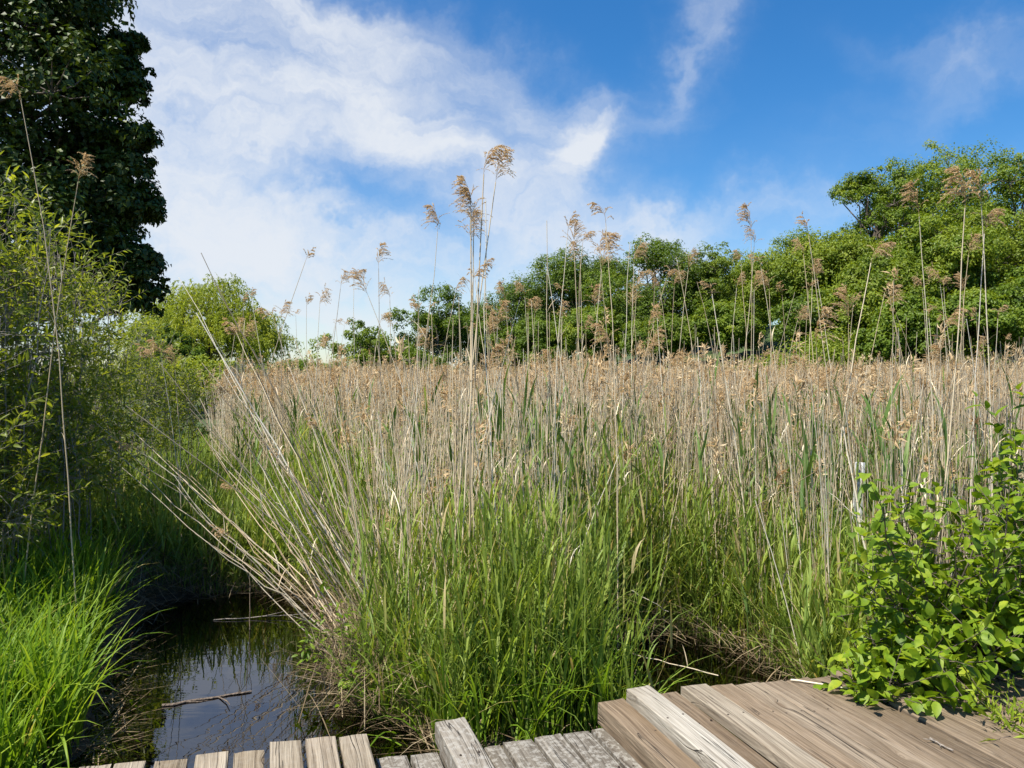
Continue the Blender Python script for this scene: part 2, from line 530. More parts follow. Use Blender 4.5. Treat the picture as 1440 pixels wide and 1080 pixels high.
RB = [(920, 975, 952, 971, .515, BR2), (957, 964, 993, 960, .55, (.285, .25, .20)), (996, 964, 1031, 960, .53, BR2), (1032, 962, 1066, 958, .53, (.225, .185, .14)),
      (1067, 959, 1101, 955, .532, (.21, .17, .128)), (1102, 957, 1135, 951, .53, BR2), (1137, 953, 1167, 948, .53, BR), (1168, 945, 1200, 939, .535, BR2),
      (1201, 941, 1232, 936, .53, BR), (1233, 935, 1263, 930, .53, BR2), (1264, 932, 1293, 926, .53, BR), (1294, 926, 1322, 921, .53, BR2)]
for i, q in enumerate(RB):
    plank(*q[:4], q[4], shade(q[5], .82, 1.15), .05, .046, label='pale bleached board' if i == 1 else None, rot=rz.uniform(-.004, .004))
e0 = on_plane(1322, 921, .53)[:2]
for i in range(14):                                 # the walk goes on beyond the bush
    a = e0 + PER * (.145 * i + .006)
    b = a + PER * .138
    pa = (720 + F * a[0] / a[1], HOR + F * 1.47 / a[1])
    pb = (720 + F * b[0] / b[1], HOR + F * 1.47 / b[1])
    plank(*pa, *pb, .53, (BR, BR2)[i % 2], .05, .046)


def beam(a, b, z, w, h):
    a, b = np.array(a), np.array(b)
    d = nrm(b - a)
    p = np.array([-d[1], d[0]]) * w / 2
    V = [(*(e + s * p), zz) for zz in (z - h, z) for e, s in ((a, -1), (a, 1), (b, 1), (b, -1))]
    mbb = MB()
    mbb.add(V, np.array([(0, 3, 2, 1), (4, 5, 6, 7), (0, 1, 5, 4), (1, 2, 6, 5), (2, 3, 7, 6), (3, 0, 4, 7)]))
    o = mbb.build('beam', M['wood'], walk, (-walk.location[0], -walk.location[1], 0))
    o.color = (.2, .17, .13, .2)


pl = on_plane(120, 1078, .48)[:2]
pm = on_plane(520, 1066, .40)[:2]
pr = on_plane(870, 1005, .50)[:2]
for off in (.35, 1.5, 2.6):
    beam(pl - PER * 3 - DIR * off, pm - PER * .02 - DIR * off, .434, .09, .22)
    beam(pm - DIR * off, pr - PER * .02 - DIR * off, .354, .09, .2)
    beam(pr - DIR * (off - .1), pr + PER * 4.2 - DIR * (off - .1), .478 if off > .4 else .40, .09, .2)


# ------------------------------------------------------------------ grasses
def wedge_pts(n, d0, d1, p0, p1, keep=None):
    """n random spots between two distances and two bearings (given as picture columns), even over the ground."""
    out = []
    tot = 0
    while tot < n:
        d = np.sqrt(rng.uniform(d0 * d0, d1 * d1, n * 2))
        px = rng.uniform(p0, p1, n * 2)
        x = (px - 720) / F * d
        ok = water_sd(x, d) > .0
        if keep is not None:
            ok &= keep(x, d, px)
        pts = np.stack([x[ok], d[ok]], -1)
        out.append(pts)
        tot += len(pts)
        if len(out) > 60:
            break
    pts = np.concatenate(out)[:n]
    return np.concatenate([pts, ground(pts[:, 0], pts[:, 1])[:, None]], 1)


def deck_edge(x):
    """Distance of the boardwalk's far edge at x."""
    return np.where(x < .35, 3.42 + .33 * (x + 1.0) * .6, 3.78 + .31 * (x - 1.0)) + .1


def patchy(x, y, s=1.0):
    return .5 + .25 * np.sin(2.3 * x * s + 1.1 * np.sin(1.9 * y * s)) + .25 * np.sin(3.1 * y * s + 1.7 * x * s)


def shoot_mesh(mb, base, h, az0, tintb, nl=7, r=.005, wl=(.02, .036), ll=(.28, .52), ln=.05, u0=.38):
    n = len(base)
    s = np.linspace(0, 1, 4)
    lean = rng.normal(0, ln, (n, 2))
    C = np.zeros((n, 4, 3))
    C[:, :, :2] = base[:, None, :2] + lean[:, None] * (s[None] * h[:, None])[..., None]
    C[:, :, 2] = base[:, 2:3] + s[None] * h[:, None]
    tubes(mb, C, r * np.linspace(1, .4, 4)[None] + np.zeros((n, 1)), 4, tintb)
    for k in range(nl):
        u = u0 + (.98 - u0) * k / (nl - 1)
        p = base.copy()
        p[:, :2] += lean * (u * h)[:, None]
        p[:, 2] += u * h
        az = az0 + PI * (k % 2) + rng.normal(0, .5, n)
        blades(mb, p, rng.uniform(*ll, n) * (1 - .25 * abs(u - .7)), rng.uniform(*wl, n), np.where(k > nl - 3, .12, .35) + rng.uniform(0, .25, n), np.abs(rng.normal(.5, .8, n)) * (1.25 - .5 * u), np.clip(tintb + rng.normal(0, .12, n), 0, 1), 6, .25, az)


# tall marsh grass under and before the reeds
mb = MB()


def grass_batch(pts, h0, h1, w0, w1, bend=.8, dry=.04, K=6, fold=0.0, tb=0.0, lean=.16):
    n = len(pts)
    pt = patchy(pts[:, 0], pts[:, 1])
    L = (h0 * .55 + (h1 - h0 * .55) * rng.beta(2.2, 1.4, n)) * (.72 + .42 * pt)
    t = np.clip(rng.normal(.42 + tb, .17, n) + .25 * (patchy(pts[:, 0] + 4, pts[:, 1], 1.7) - .5), 0, .86)
    t = np.where(rng.random(n) < dry, rng.uniform(.9, 1, n), t)
    blades(mb, pts, L, rng.uniform(w0, w1, n), np.abs(rng.normal(0, lean * 1.7, n)), np.abs(rng.normal(.35, bend * 1.0, n)), t, K, fold)


grass_batch(wedge_pts(2600, 4.0, 6.2, 470, 905, lambda x, y, p: (y > deck_edge(x) + .05) & (p > 530 + (y - 4.2) * 30)), .75, 1.2, .008, .017, .85, .06)
grass_batch(wedge_pts(6200, 6.2, 9.6, 430, 930), .85, 1.4, .008, .014, .7, .05)
grass_batch(wedge_pts(2400, 4.2, 6.2, 880, 1240, lambda x, y, p: (y > deck_edge(x) + .25) & (water_sd(x, y) > .08)), .55, 1.0, .007, .014, .9, .12)
grass_batch(wedge_pts(5600, 6.2, 9.0, 900, 1500), .8, 1.25, .008, .014, .7, .08)
grass_batch(wedge_pts(18000, 9.0, 15.0, 380, 1500), .85, 1.3, .012, .018, .6, .05, 5)
# the open meadow left of the reeds
grass_batch(wedge_pts(13000, 7.4, 10, 20, 480), .3, .68, .007, .013, .8, .05, 5)
grass_batch(wedge_pts(28000, 9.5, 17.0, 90, 520), .5, .95, .011, .018, .5, .01, 5, 0, .1)
grass_batch(wedge_pts(4000, 6.9, 8.2, 160, 470), .12, .32, .006, .012, 1.2, .2, 5)


def leafy_grass(pts, h0, h1, nl=5, wl=(.009, .018), ll=(.15, .36), tb=.55):
    n = len(pts)
    h = rng.uniform(h0, h1, n) * (.75 + .4 * patchy(pts[:, 0], pts[:, 1]))
    t = np.where(rng.random(n) < .07, .95, np.clip(rng.normal(tb, .16, n), 0, .84))
    shoot_mesh(mb, pts, h, rng.uniform(0, 6.28, n), t, nl, .0022, wl, ll, .13, .25)


near_ok = lambda x, y, p: (y > deck_edge(x) + .08) & (p > 500 + (y - 4.2) * 35)
leafy_grass(wedge_pts(2100, 4.05, 6.2, 460, 905, near_ok), .35, 1.15)
leafy_grass(wedge_pts(3400, 6.2, 9.5, 430, 930), .75, 1.35)
leafy_grass(wedge_pts(2000, 4.2, 6.2, 880, 1240, lambda x, y, p: (y > deck_edge(x) + .2) & (water_sd(x, y) > .05)), .3, .95)
leafy_grass(wedge_pts(2600, 6.2, 9.0, 900, 1500), .7, 1.25)
leafy_grass(wedge_pts(2600, 7.0, 10, 20, 480), .25, .65)
tag(mb.build('marsh_grass', M['grass']), kind='stuff')

# lush broad grass on the near left bank and on the small bank before the boards
mb = MB()


def bank(n, xr, yr, L, W, keep=None):
    x, y = rng.uniform(*xr, n), rng.uniform(*yr, n)
    ok = water_sd(x, y) > -.02
    if keep is not None:
        ok &= keep(x, y)
    pts = np.stack([x[ok], y[ok], ground(x[ok], y[ok])], -1)
    k = len(pts)
    blades(mb, pts, rng.uniform(*L, k), rng.uniform(*W, k), np.abs(rng.normal(0, .32, k)), np.abs(rng.normal(.8, .8, k)), np.clip(rng.normal(.5, .2, k), 0, .9) + (rng.random(k) < .03) * .4, 7, .35)


bank(6500, (-4.8, -2.3), (3.35, 6.2), (.3, .78), (.011, .026), lambda x, y: water_sd(x, y) > .13)
bank(1400, (-3.6, -2.3), (3.45, 4.6), (.3, .65), (.014, .028), lambda x, y: water_sd(x, y) > .2)
bank(1100, (-.75, .75), (3.95, 4.9), (.4, .8), (.009, .018), lambda x, y: y > deck_edge(x) + .08)
bank(500, (-1.3, -.6), (4.3, 5.3), (.3, .6), (.010, .018))
pts = wedge_pts(5200, 7.1, 11, 70, 400)
k = len(pts)
blades(mb, pts, rng.uniform(.2, .55, k), rng.uniform(.010, .02, k), np.abs(rng.normal(0, .4, k)), np.abs(rng.normal(.8, .7, k)), np.clip(rng.normal(.55, .2, k), 0, .9), 6, .3)
tag(mb.build('bank_grass', M['lush']), kind='stuff')
mb = MB()
pts = wedge_pts(900, 7.15, 10.5, 50, 380)
k = len(pts)
for q in range(14):
    p = pts + np.stack([rng.normal(0, .10, k), rng.normal(0, .10, k), rng.uniform(.08, .5, k)], -1)
    leaves(mb, p, rdir(k) + np.array([0, 0, .2]), nrm(rng.normal(size=(k, 3)) * .5 + np.array([0, -.2, 1])), rng.uniform(.05, .10, k), rng.uniform(.018, .035, k), np.clip(rng.normal(.5, .2, k), 0, 1), 'diamond', .3, .3)
tubes(mb, np.stack([pts, pts + np.stack([rng.normal(0, .05, k), rng.normal(0, .05, k), rng.uniform(.25, .5, k)], -1)], 1), .0025, 3, .3)
tag(mb.build('low_leafy_growth', M['shrub']), kind='stuff')

# fallen thatch round the roots
mb = MB()
for n, d0, d1, p0, p1 in ((5000, 4.1, 7.2, 420, 1250), (2500, 6.4, 8.2, 150, 520), (2500, 7, 11, 500, 1500)):
    pts = wedge_pts(n, d0, d1, p0, p1)
    pts[:, 2] += rng.uniform(.0, .14, n)
    blades(mb, pts, rng.uniform(.2, .7, n), rng.uniform(.004, .010, n), rng.uniform(.7, 1.65, n), rng.uniform(-.3, .9, n), rng.random(n), 5)
k = 3200                                            # the dry heap under the leaning stalks
pts = np.stack([rng.normal(-.82, .17, k), rng.normal(5.25, .45, k), rng.uniform(.05, .34, k)], -1)
blades(mb, pts, rng.uniform(.12, .45, k), rng.uniform(.003, .007, k), rng.uniform(.2, 1.5, k), rng.uniform(-.2, .8, k), rng.random(k), 5)
k = 1500                                            # litter on the wet margins
x, y = rng.uniform(-3.6, 2.2, 12 * k), rng.uniform(3.9, 8, 12 * k)
sdv = water_sd(x, y)
ok = (np.abs(sdv - .06) < .14) & (y > deck_edge(x)) & ((x < .1) | (rng.random(len(x)) < .3))
x, y = x[ok], y[ok]
k = len(x)
blades(mb, np.stack([x, y, np.maximum(ground(x, y), 0) + .01], -1), rng.uniform(.1, .4, k), rng.uniform(.004, .009, k), rng.uniform(1.1, 1.62, k), rng.uniform(-.1, .2, k), rng.random(k) * .8, 5)
tag(mb.build('dead_thatch', M['litter']), kind='stuff')


# ---------------------------------------------------------------------- reeds
def plume_mesh(seed, nbr=30, length=.30, droop=1.0, side=1.0, spread=.10):
    """A dry nodding plume: an axis along +Z that bends to +X, its branches hanging from it."""
    r = np.random.default_rng(seed)
    m = MB()
    s = np.linspace(0, 1, 9)
    ang = side * s ** 1.5
    stp = length / 8
    ax = np.cumsum(np.concatenate([[0], np.sin(ang[:-1]) * stp]))
    az = np.cumsum(np.concatenate([[0], np.cos(ang[:-1]) * stp]))
    A = np.stack([ax, 0 * ax, az], -1)
    tubes(m, A, np.linspace(.0022, .0008, 9)[None], 3, .3)
    nb = nbr
    t = r.uniform(.05, 1, nb) ** .9
    i = np.clip((t * 8).astype(int), 0, 7)
    f = (t * 8 - i)[:, None]
    B = A[i] * (1 - f) + A[i + 1] * f
    T = nrm(A[i + 1] - A[i])
    phi = r.normal(0, 1.35, nb)
    out = np.stack([np.cos(phi), np.sin(phi), 0 * phi], -1)
    d0 = nrm(T * 1.0 + out * r.uniform(.35, .8, nb)[:, None])
    bl = length * (.50 * (1 - t) + .28) * r.uniform(.7, 1.15, nb)
    K = 7
    C = np.zeros((nb, K, 3))
    C[:, 0] = B
    d = d0.copy()
    dr = r.uniform(.4, 1.6, nb)
    for q in range(1, K):
        C[:, q] = C[:, q - 1] + d * (bl / (K - 1))[:, None]
        d = nrm(d + np.array([.10, 0, -.30]) * droop * dr[:, None] + out * spread * .6 + r.normal(0, .06, (nb, 3)))
    tubes(m, C, np.full((nb, K), .0008), 3, .4)
    # spikelets
    for rep in range(5):
        u = r.uniform(.15, 1, (nb, 5))
        j = np.clip((u * (K - 1)).astype(int), 0, K - 2)
        ff = (u * (K - 1) - j)[..., None]
        bi = np.arange(nb)[:, None]
        pos = (C[bi, j] * (1 - ff) + C[bi, j + 1] * ff).reshape(-1, 3)
        tg = nrm(C[bi, j + 1] - C[bi, j]).reshape(-1, 3)
        k = len(pos)
        dd = nrm(tg + .45 * nrm(r.normal(size=(k, 3))) + np.array([0, 0, -.15]))
        leaves(m, pos, dd, nrm(r.normal(size=(k, 3))), r.uniform(.016, .030, k), r.uniform(.004, .007, k), np.clip(r.normal(.5, .25, k), 0, 1))
    return m.mesh('plume', M['plume'])


PL = {'nod': [plume_mesh(1, 30, .30, 1.0, 1.5), plume_mesh(2, 34, .34, 1.2, 1.1), plume_mesh(3, 24, .26, .9, 1.9)],
      'up': [plume_mesh(4, 34, .32, .7, .35, .12), plume_mesh(5, 28, .28, .9, .6), plume_mesh(6, 40, .38, .45, .2, .1)],
      'thin': [plume_mesh(7, 14, .24, 1.0, 1.3), plume_mesh(8, 12, .2, .6, .5)],
      'fluff': [plume_mesh(9, 52, .36, .8, .5, .16), plume_mesh(10, 46, .34, 1.1, .9, .14)]}


def reed(tip, base, label, group=None, plume='nod', az=0.0, r0=.0042, bow=.03, mat='straw', psize=1.0, leaf=2, tint=None, sag=0.0, loc_name='reed', kink=.004):
    """One dry reed: stem from base to where its plume starts, the plume nodding towards az, a few dead leaf sheaths."""
    tip, base = np.asarray(tip, float), np.asarray(base, float)
    root = empty(loc_name, base, label, 'reed', group)
    v = tip - base
    K = 10
    s = np.linspace(0, 1, K)
    hd = np.array([math.cos(az), math.sin(az), 0])
    Lh = np.linalg.norm(v)
    C = v[None] * s[:, None] + hd[None] * (bow * Lh * (s ** 3 - s))[:, None]
    C[:, 2] -= sag * Lh * (s - s * s)
    C[1:-1] += rng.normal(0, kink, (K - 2, 3))
    m = MB()
    tn = rng.uniform(.3, .95) if tint is None else tint
    tubes(m, C, (1.35 * r0 * np.linspace(1, .42, K))[None], 5, tn)
    q = np.linspace(.08, .9, 8)                         # nodes of the stem
    for u in q:
        i = min(int(u * (K - 1)), K - 2)
        f = u * (K - 1) - i
        p = C[i] * (1 - f) + C[i + 1] * f
        T = nrm(C[i + 1] - C[i])
        rr = 1.35 * r0 * (1 - .58 * u)
        tubes(m, np.stack([p - T * .006, p, p + T * .006]), np.array([[rr, rr * 1.35, rr]]), 5, max(0, tn - .3))
    m.build('stem', M[mat], root)
    T = nrm(C[-1] - C[-2])
    if leaf:
        m = MB()
        u = rng.uniform(.25, .85, leaf)
        i = np.clip((u * (K - 1)).astype(int), 0, K - 2)
        f = (u * (K - 1) - i)[:, None]
        p = C[i] * (1 - f) + C[i + 1] * f
        for q in range(leaf):
            m = MB()
            blades(m, p[q:q + 1], rng.uniform(.08, .26, 1), rng.uniform(.006, .012, 1), rng.uniform(.1, .6, 1), rng.uniform(.3, 2.2, 1), rng.uniform(.3, .9, 1), 6, .3)
            m.build('dry_leaf', M['straw'], root)
    if plume:
        pm = PL[plume][rng.integers(len(PL[plume]))]
        o = bpy.data.objects.new('plume', pm)
        COL.objects.link(o)
        o.parent = root
        o.location = tuple(C[-1])
        qt = Vector((0, 0, 1)).rotation_difference(Vector(T))
        o.rotation_mode = 'QUATERNION'
        o.rotation_quaternion = qt @ Quaternion((0, 0, 1), az)
        o.scale = (psize,) * 3
    return root


def reed_px(tx, ty, lx, ly, label, plume='nod', side=1, d=None, group='tall dry reeds', **kw):
    """Placed by the bearing of its plume (tx, ty) and of a lower stem point (lx, ly)."""
    if d is None:
        d = float(np.clip(1.32 * F / (HOR - ty), 4.3, 13.5))
    kw['psize'] = ps = .72 * kw.get('psize', 1.0)
    ph = .24 * ps if plume else 0
    top = P(tx, ty, d)
    low = P(lx, ly, d)
    top[2] -= ph
    if plume == 'nod':
        top[0] -= .10 * side * ps
    u = (top[2] - .05) / max(top[2] - low[2], .05)
    base = top + (low - top) * u
    base[1] += rng.uniform(-.15, .15)
    base[2] = max(.0, float(ground(base[0], base[1]))) - .02
    az = (0 if side >= 0 else PI) + rng.uniform(-.6, .6)
    return reed(top, base, label, group, plume, az, **kw)


TALL = [
    (429, 343, 396, 480, 'lone bowed reed with a small brown plume nodding right over the willow side gap', 'thin', 1, {'bow': .06, 'psize': 1.0, 'd': 7.2}),
    (506, 378, 503, 520, 'slim straight reed with ragged plume above the small feathery green tree', 'nod', 1, {}),
    (518, 392, 577, 590, 'long pale reed tilted left, frayed plume high over the pond grass', 'up', -1, {'r0': .005, 'd': 7.5}),
    (458, 412, 447, 514, 'reed with dark buff nodding plume, tallest between the willow and small tree', 'nod', 1, {'d': 9}),
    (416, 433, 419, 505, 'thin reed with wispy pale plume just right of the lone bowed reed', 'thin', 1, {}),
    (471, 444, 459, 520, 'short reed with light plume, close right of the dark buff plume', 'thin', 1, {}),
    (484, 447, 476, 520, 'faint thin reed with airy plume left of the small feathery tree', 'thin', 1, {}),
    (552, 448, 556, 515, 'reed with upright brown plume on the right edge of the small feathery tree', 'up', -1, {}),
    (640, 393, 625, 510, 'reed with rounded pale plume over the dark slim tree in the centre', 'up', 1, {'d': 8.5}),
    (605, 422, 598, 520, 'reed with narrow plume left of the dark slim tree in the centre', 'thin', 1, {}),
    (700, 198, 672, 515, 'tallest reed of all, its twin tiered plume nodding right against the cloud', 'nod', 1, {'d': 4.5, 'psize': 1.15, 'r0': .0055, 'bow': .015}),
    (697, 226, 663, 592, 'reed with loose trailing plume hanging right below the tallest reed head', 'fluff', 1, {'d': 4.55, 'psize': .75, 'r0': .005}),
    (662, 256, 660, 592, 'stout reed with spiky upright plume, left in the tallest clump', 'up', -1, {'d': 4.4, 'r0': .0058, 'bow': .005}),
    (666, 284, 652, 600, 'reed with broad spreading plume low in the tallest clump', 'fluff', -1, {'d': 4.42, 'psize': .8, 'r0': .005}),
    (683, 282, 694, 470, 'bare bowed stalk bending right behind the tallest clump', None, 1, {'d': 4.6, 'bow': .05}),
    (664, 365, 668, 592, 'reed with scruffy small plume halfway up the tallest clump', 'thin', 1, {'d': 4.5}),
    (798, 294, 786, 592, 'reed with small hooked plume standing right of the bare spear stalk', 'thin', 1, {'d': 6.0, 'psize': 1.2}),
    (829, 320, 818, 522, 'reed with feathery plume blown right, between two taller straight reeds', 'nod', 1, {'d': 6.6, 'psize': .85}),
    (852, 278, 857, 510, 'straight reed with little dark plume below the small white cloud', 'thin', -1, {'d': 5.6, 'psize': 1.1}),
    (769, 310, 778, 520, 'bare spear-like stalk without a plume, against the blue sky', None, 1, {'d': 6.2}),
    (846, 345, 838, 520, 'reed with big fluffy pinkish plume before the dark round trees', 'fluff', 1, {'d': 6.8, 'psize': 1.25}),
    (816, 345, 815, 520, 'reed with upright fluffy plume left of the big pinkish plume', 'up', -1, {'d': 7}),
    (711, 405, 713, 515, 'reed with narrow brown plume right of the tallest clump', 'up', -1, {'d': 9}),
    (731, 400, 739, 510, 'bent topped reed with ragged plume before the dark round tree edge', 'nod', -1, {}),
    (752, 428, 752, 510, 'short reed with a drooping plume below the left end of the wood', 'up', 1, {}),
    (790, 395, 786, 515, 'reed with slim dark plume crossing the first tree of the wood', 'thin', -1, {}),
    (895, 392, 892, 510, 'reed with oval tan plume before the broad dark crown', 'fluff', 1, {'d': 9.4, 'psize': .9}),
    (912, 376, 915, 510, 'reed with flat arched plume before the broad dark crown', 'nod', -1, {}),
    (928, 394, 938, 510, 'reed with round mop plume right of the flat arched one', 'fluff', -1, {'psize': .7}),
    (956, 386, 948, 510, 'reed with swept plume between the broad crown and the feathery crown', 'nod', 1, {}),
    (968, 362, 960, 510, 'reed with small erect plume at the left of the feathery crown', 'up', 1, {'d': 8.5, 'psize': .8}),
    (980, 396, 998, 500, 'bare hooked stalk bending left under the feathery crown', None, -1, {'bow': .05}),
    (1036, 386, 1030, 510, 'reed with heavy brown plume below the feathery crown', 'up', 1, {}),
    (1042, 356, 1045, 510, 'reed with pale blunt plume right of the feathery crown', 'fluff', -1, {'psize': .6}),
    (1052, 326, 1043, 510, 'tall reed with a T shaped thin plume over the dip in the wood', 'nod', -1, {'d': 6.8, 'psize': .75}),
    (1070, 352, 1086, 510, 'reed leaning left with a wispy plume over the dip in the wood', 'thin', -1, {'d': 7.6}),
    (1100, 402, 1103, 510, 'reed with a pointed brown plume before the light green trees', 'up', -1, {'psize': .8}),
    (1122, 436, 1110, 510, 'reed with a wide nodding plume low before the light green trees', 'fluff', 1, {}),
    (1137, 296, 1158, 514, 'reed with slim erect plume rising just clear of the light green trees', 'thin', -1, {'d': 6.0, 'psize': 1.1}),
    (1130, 340, 1136, 510, 'reed with tattered brown plume left of the slim erect one', 'fluff', -1, {'d': 7.2, 'psize': .7}),
    (1238, 338, 1207, 491, 'stout reed bundle stalk with a large plume swept right, beside the white post', 'nod', 1, {'d': 6.4, 'psize': 1.1, 'r0': .0065}),
    (1200, 412, 1196, 510, 'reed with dangling plume left of the large swept plume', 'thin', 1, {}),
    (1357, 252, 1341, 510, 'reed with the largest brush shaped plume before the tall round crown', 'fluff', -1, {'d': 5.2, 'psize': 1.15, 'r0': .0055}),
    (1380, 258, 1388, 510, 'reed with thick pale plume drooping left beside the brush shaped plume', 'fluff', -1, {'d': 5.3, 'psize': .9, 'r0': .005}),
    (1362, 340, 1354, 510, 'reed with white tinged drooping plume under the brush shaped plume', 'fluff', 1, {'d': 7, 'psize': .7}),
    (1314, 380, 1325, 510, 'reed with hooked dark plume bending left before the big bushy trees', 'nod', -1, {}),
    (1335, 386, 1342, 510, 'reed with forked pale plume right of the hooked dark one', 'nod', 1, {}),
    (1291, 392, 1303, 515, 'reed leaning left with small ragged plume before the big bushy trees', 'nod', -1, {'psize': .8}),
    (1354, 396, 1350, 510, 'reed with stubby grey plume under the white tinged plume', 'up', -1, {}),
    (1260, 428, 1286, 520, 'reed with tiny plume, strongly leaning left before the big bushy trees', 'thin', -1, {}),
    (1318, 446, 1322, 515, 'low reed with faint rounded plume under the hooked dark one', 'fluff', 1, {'psize': .6}),
    (1414, 472, 1412, 520, 'low reed with soft plume near the far right of the marsh', 'fluff', 1, {'psize': .6}),
    (14, 104, 62, 470, 'tall bowed reed with plume nodding left before the dark maple', 'nod', -1, {'d': 5.0, 'psize': 1.0, 'bow': .05}),
    (110, 230, 82, 480, 'reed with short bushy plume before the dark maple, above the leafy shrub', 'fluff', 1, {'d': 5.2, 'psize': .7}),
    (342, 410, 346, 520, 'reed with faint tan plume in front of the willow', 'thin', 1, {'d': 9}),
    (352, 458, 340, 560, 'reed with plume sagging flat right in front of the willow', 'nod', 1, {'d': 9, 'psize': 1.2}),
    (330, 455, 322, 560, 'reed with broad tan plume left of the sagging one', 'fluff', 1, {'d': 9, 'psize': .8}),
    (226, 482, 232, 560, 'reed with brown three-lobed plume poking out of the leafy shrub', 'fluff', -1, {'d': 7.5, 'psize': .8}),
    (246, 500, 250, 580, 'reed with small brown plume right of the three-lobed one', 'up', -1, {'d': 7.6, 'psize': .8}),
    (448, 478, 444, 560, 'reed with puffy plume low over the far reeds, left of the small tree', 'fluff', 1, {'d': 11}),
    (462, 470, 464, 560, 'reed with twisted little plume right of the puffy one', 'thin', -1, {'d': 11}),
    (688, 460, 690, 540, 'reed with plain tan plume low behind the tallest clump', 'up', 1, {'d': 12}),
]
for tx, ty, lx, ly, lab, pl, side, kw in TALL:
    reed_px(tx, ty, lx, ly, lab, pl, side, **kw)

# the fan of stalks that has fallen towards the pond
FAN = 'grey reed stalks fallen in a fan over the pond'
for i in range(46):
    t = (i + rng.uniform(0, .9)) / 46
    bx, by = 575 - 85 * t + rng.normal(0, 16), 885 - 30 * (1 - t) + rng.normal(0, 26)
    d = rng.uniform(5.2, 5.9)
    ang = math.radians(111 + 35 * t + rng.normal(0, 6))
    ln = rng.uniform(260, 540) * (1.05 - .15 * t)
    tx, ty = bx + ln * math.cos(ang), by - ln * math.sin(ang)
    d2 = d + rng.uniform(-.6, 1.1)
    b = P(bx, by, d)
    b[2] = max(float(ground(b[0], b[1])), 0) - .02
    tp = P(tx, ty, d2)
    tp[2] = max(tp[2], .35)
    reed(tp, b, 'dry grey reed stalk leaning left in the fallen fan beside the pond', FAN, 'thin' if rng.random() < .2 else None, PI, rng.uniform(.0028, .005), .0, 'greystraw' if rng.random() < .45 else 'straw', .8, 1 + int(rng.random() < .6), rng.uniform(.1, .95), rng.normal(-.03, .035), kink=.013)
SPEC = [
    ((276, 440), (525, 858), 5.5, 'longest pale stalk of the fan, tilted left up to the willow', {'r0': .0065, 'tint': 1.0}),
    ((300, 545), (535, 735), 6.2, 'dark brown reed stalk leaning left behind the fallen fan', {'r0': .006, 'tint': .0}),
    ((436, 500), (560, 720), 6.6, 'straw reed stalk leaning left in the grass right of the fan', {'r0': .0045}),
    ((490, 545), (545, 690), 6.4, 'short straw reed stalk leaning left near the grass centre', {}),
    ((1162, 690), (1278, 788), 5.0, 'snapped white reed stalk slanting down right across the bush', {'tint': 1.0, 'r0': .0042}),
    ((1172, 772), (1262, 818), 4.9, 'thin snapped white stalk slanting below the longer snapped one', {'tint': 1.0, 'r0': .003}),
    ((1186, 600), (1242, 922), 4.35, 'pale thick reed stalk leaning left in front of the leafy bush', {'tint': .9, 'r0': .0065}),
    ((870, 640), (752, 925), 4.9, 'pale broken reed stalk slanting through the grass in the centre', {'tint': .95, 'r0': .0035}),
    ((353, 788), (350, 905), 6.0, 'thin dark reed stalk standing upright in the pond', {'tint': .0, 'r0': .004}),
    ((858, 912), (1010, 950), 4.9, 'broken pale stalk lying over the brown pool', {'tint': .8, 'r0': .003}),
    ((940, 860), (888, 830), 5.2, 'short snapped pale stalk in the grass above the brown pool', {'tint': .9, 'r0': .003}),
]
for a, b, d, lab, kw in SPEC:
    bp = P(*b, d)
    tp = P(*a, d + .1)
    if b[1] > 840 or d > 6:
        bp[2] = max(min(bp[2], .4), -.05)
    reed(tp, bp, lab, 'leaning and broken reed stalks', None, PI, bow=0.0, mat='straw' if kw.get('tint', .5) > .2 else 'greystraw', leaf=1, **{k: v for k, v in kw.items()})

# ordinary reeds among the crowd: the nearest ones one by one
def hides_post(x, d):
    return (d < 6.05 and abs(x / d - .446) < .017) or math.hypot(x - 2.63, d - 5.9) < .3


n_ind = 0
tries = 0
while n_ind < 172 and tries < 4000:
    tries += 1
    d = math.sqrt(rng.uniform(4.5 ** 2, 9.2 ** 2))
    px = rng.uniform(330 if d > 8 else 540, 1430)
    x = (px - 720) / F * d
    if water_sd(np.array(x), np.array(d)) < .05 or d < deck_edge(np.array(x)) + .35:
        continue
    if hides_post(x, d):
        continue
    if d < 6 and px < 900 and rng.random() < .5:
        continue
    h = rng.normal(1.85, .25) if rng.random() < .72 else rng.uniform(2.4, 3.2)
    z = float(ground(x, d))
    lean = rng.normal(0, .10, 2) * h
    hasp = rng.random() < (.25 if h < 2.15 else .85)
    reed((x + lean[0], d + lean[1], h), (x, d, z - .02),
         'slender straw coloured reed with a faded plume among the crowd of dry reeds' if hasp else 'bare straw coloured reed stalk among the crowd of dry reeds',
         'dry reeds of the crowd with plumes' if hasp else 'dry reeds of the crowd without plumes',
         ('fluff', 'up', 'nod', 'thin')[rng.integers(4)] if hasp else None, rng.uniform(-1, 1) if rng.random() < .7 else PI, rng.uniform(.003, .0048), rng.uniform(0, .02),
         'straw' if rng.random() < .75 else 'greystraw', rng.uniform(.5, .8), 2)
    n_ind += 1


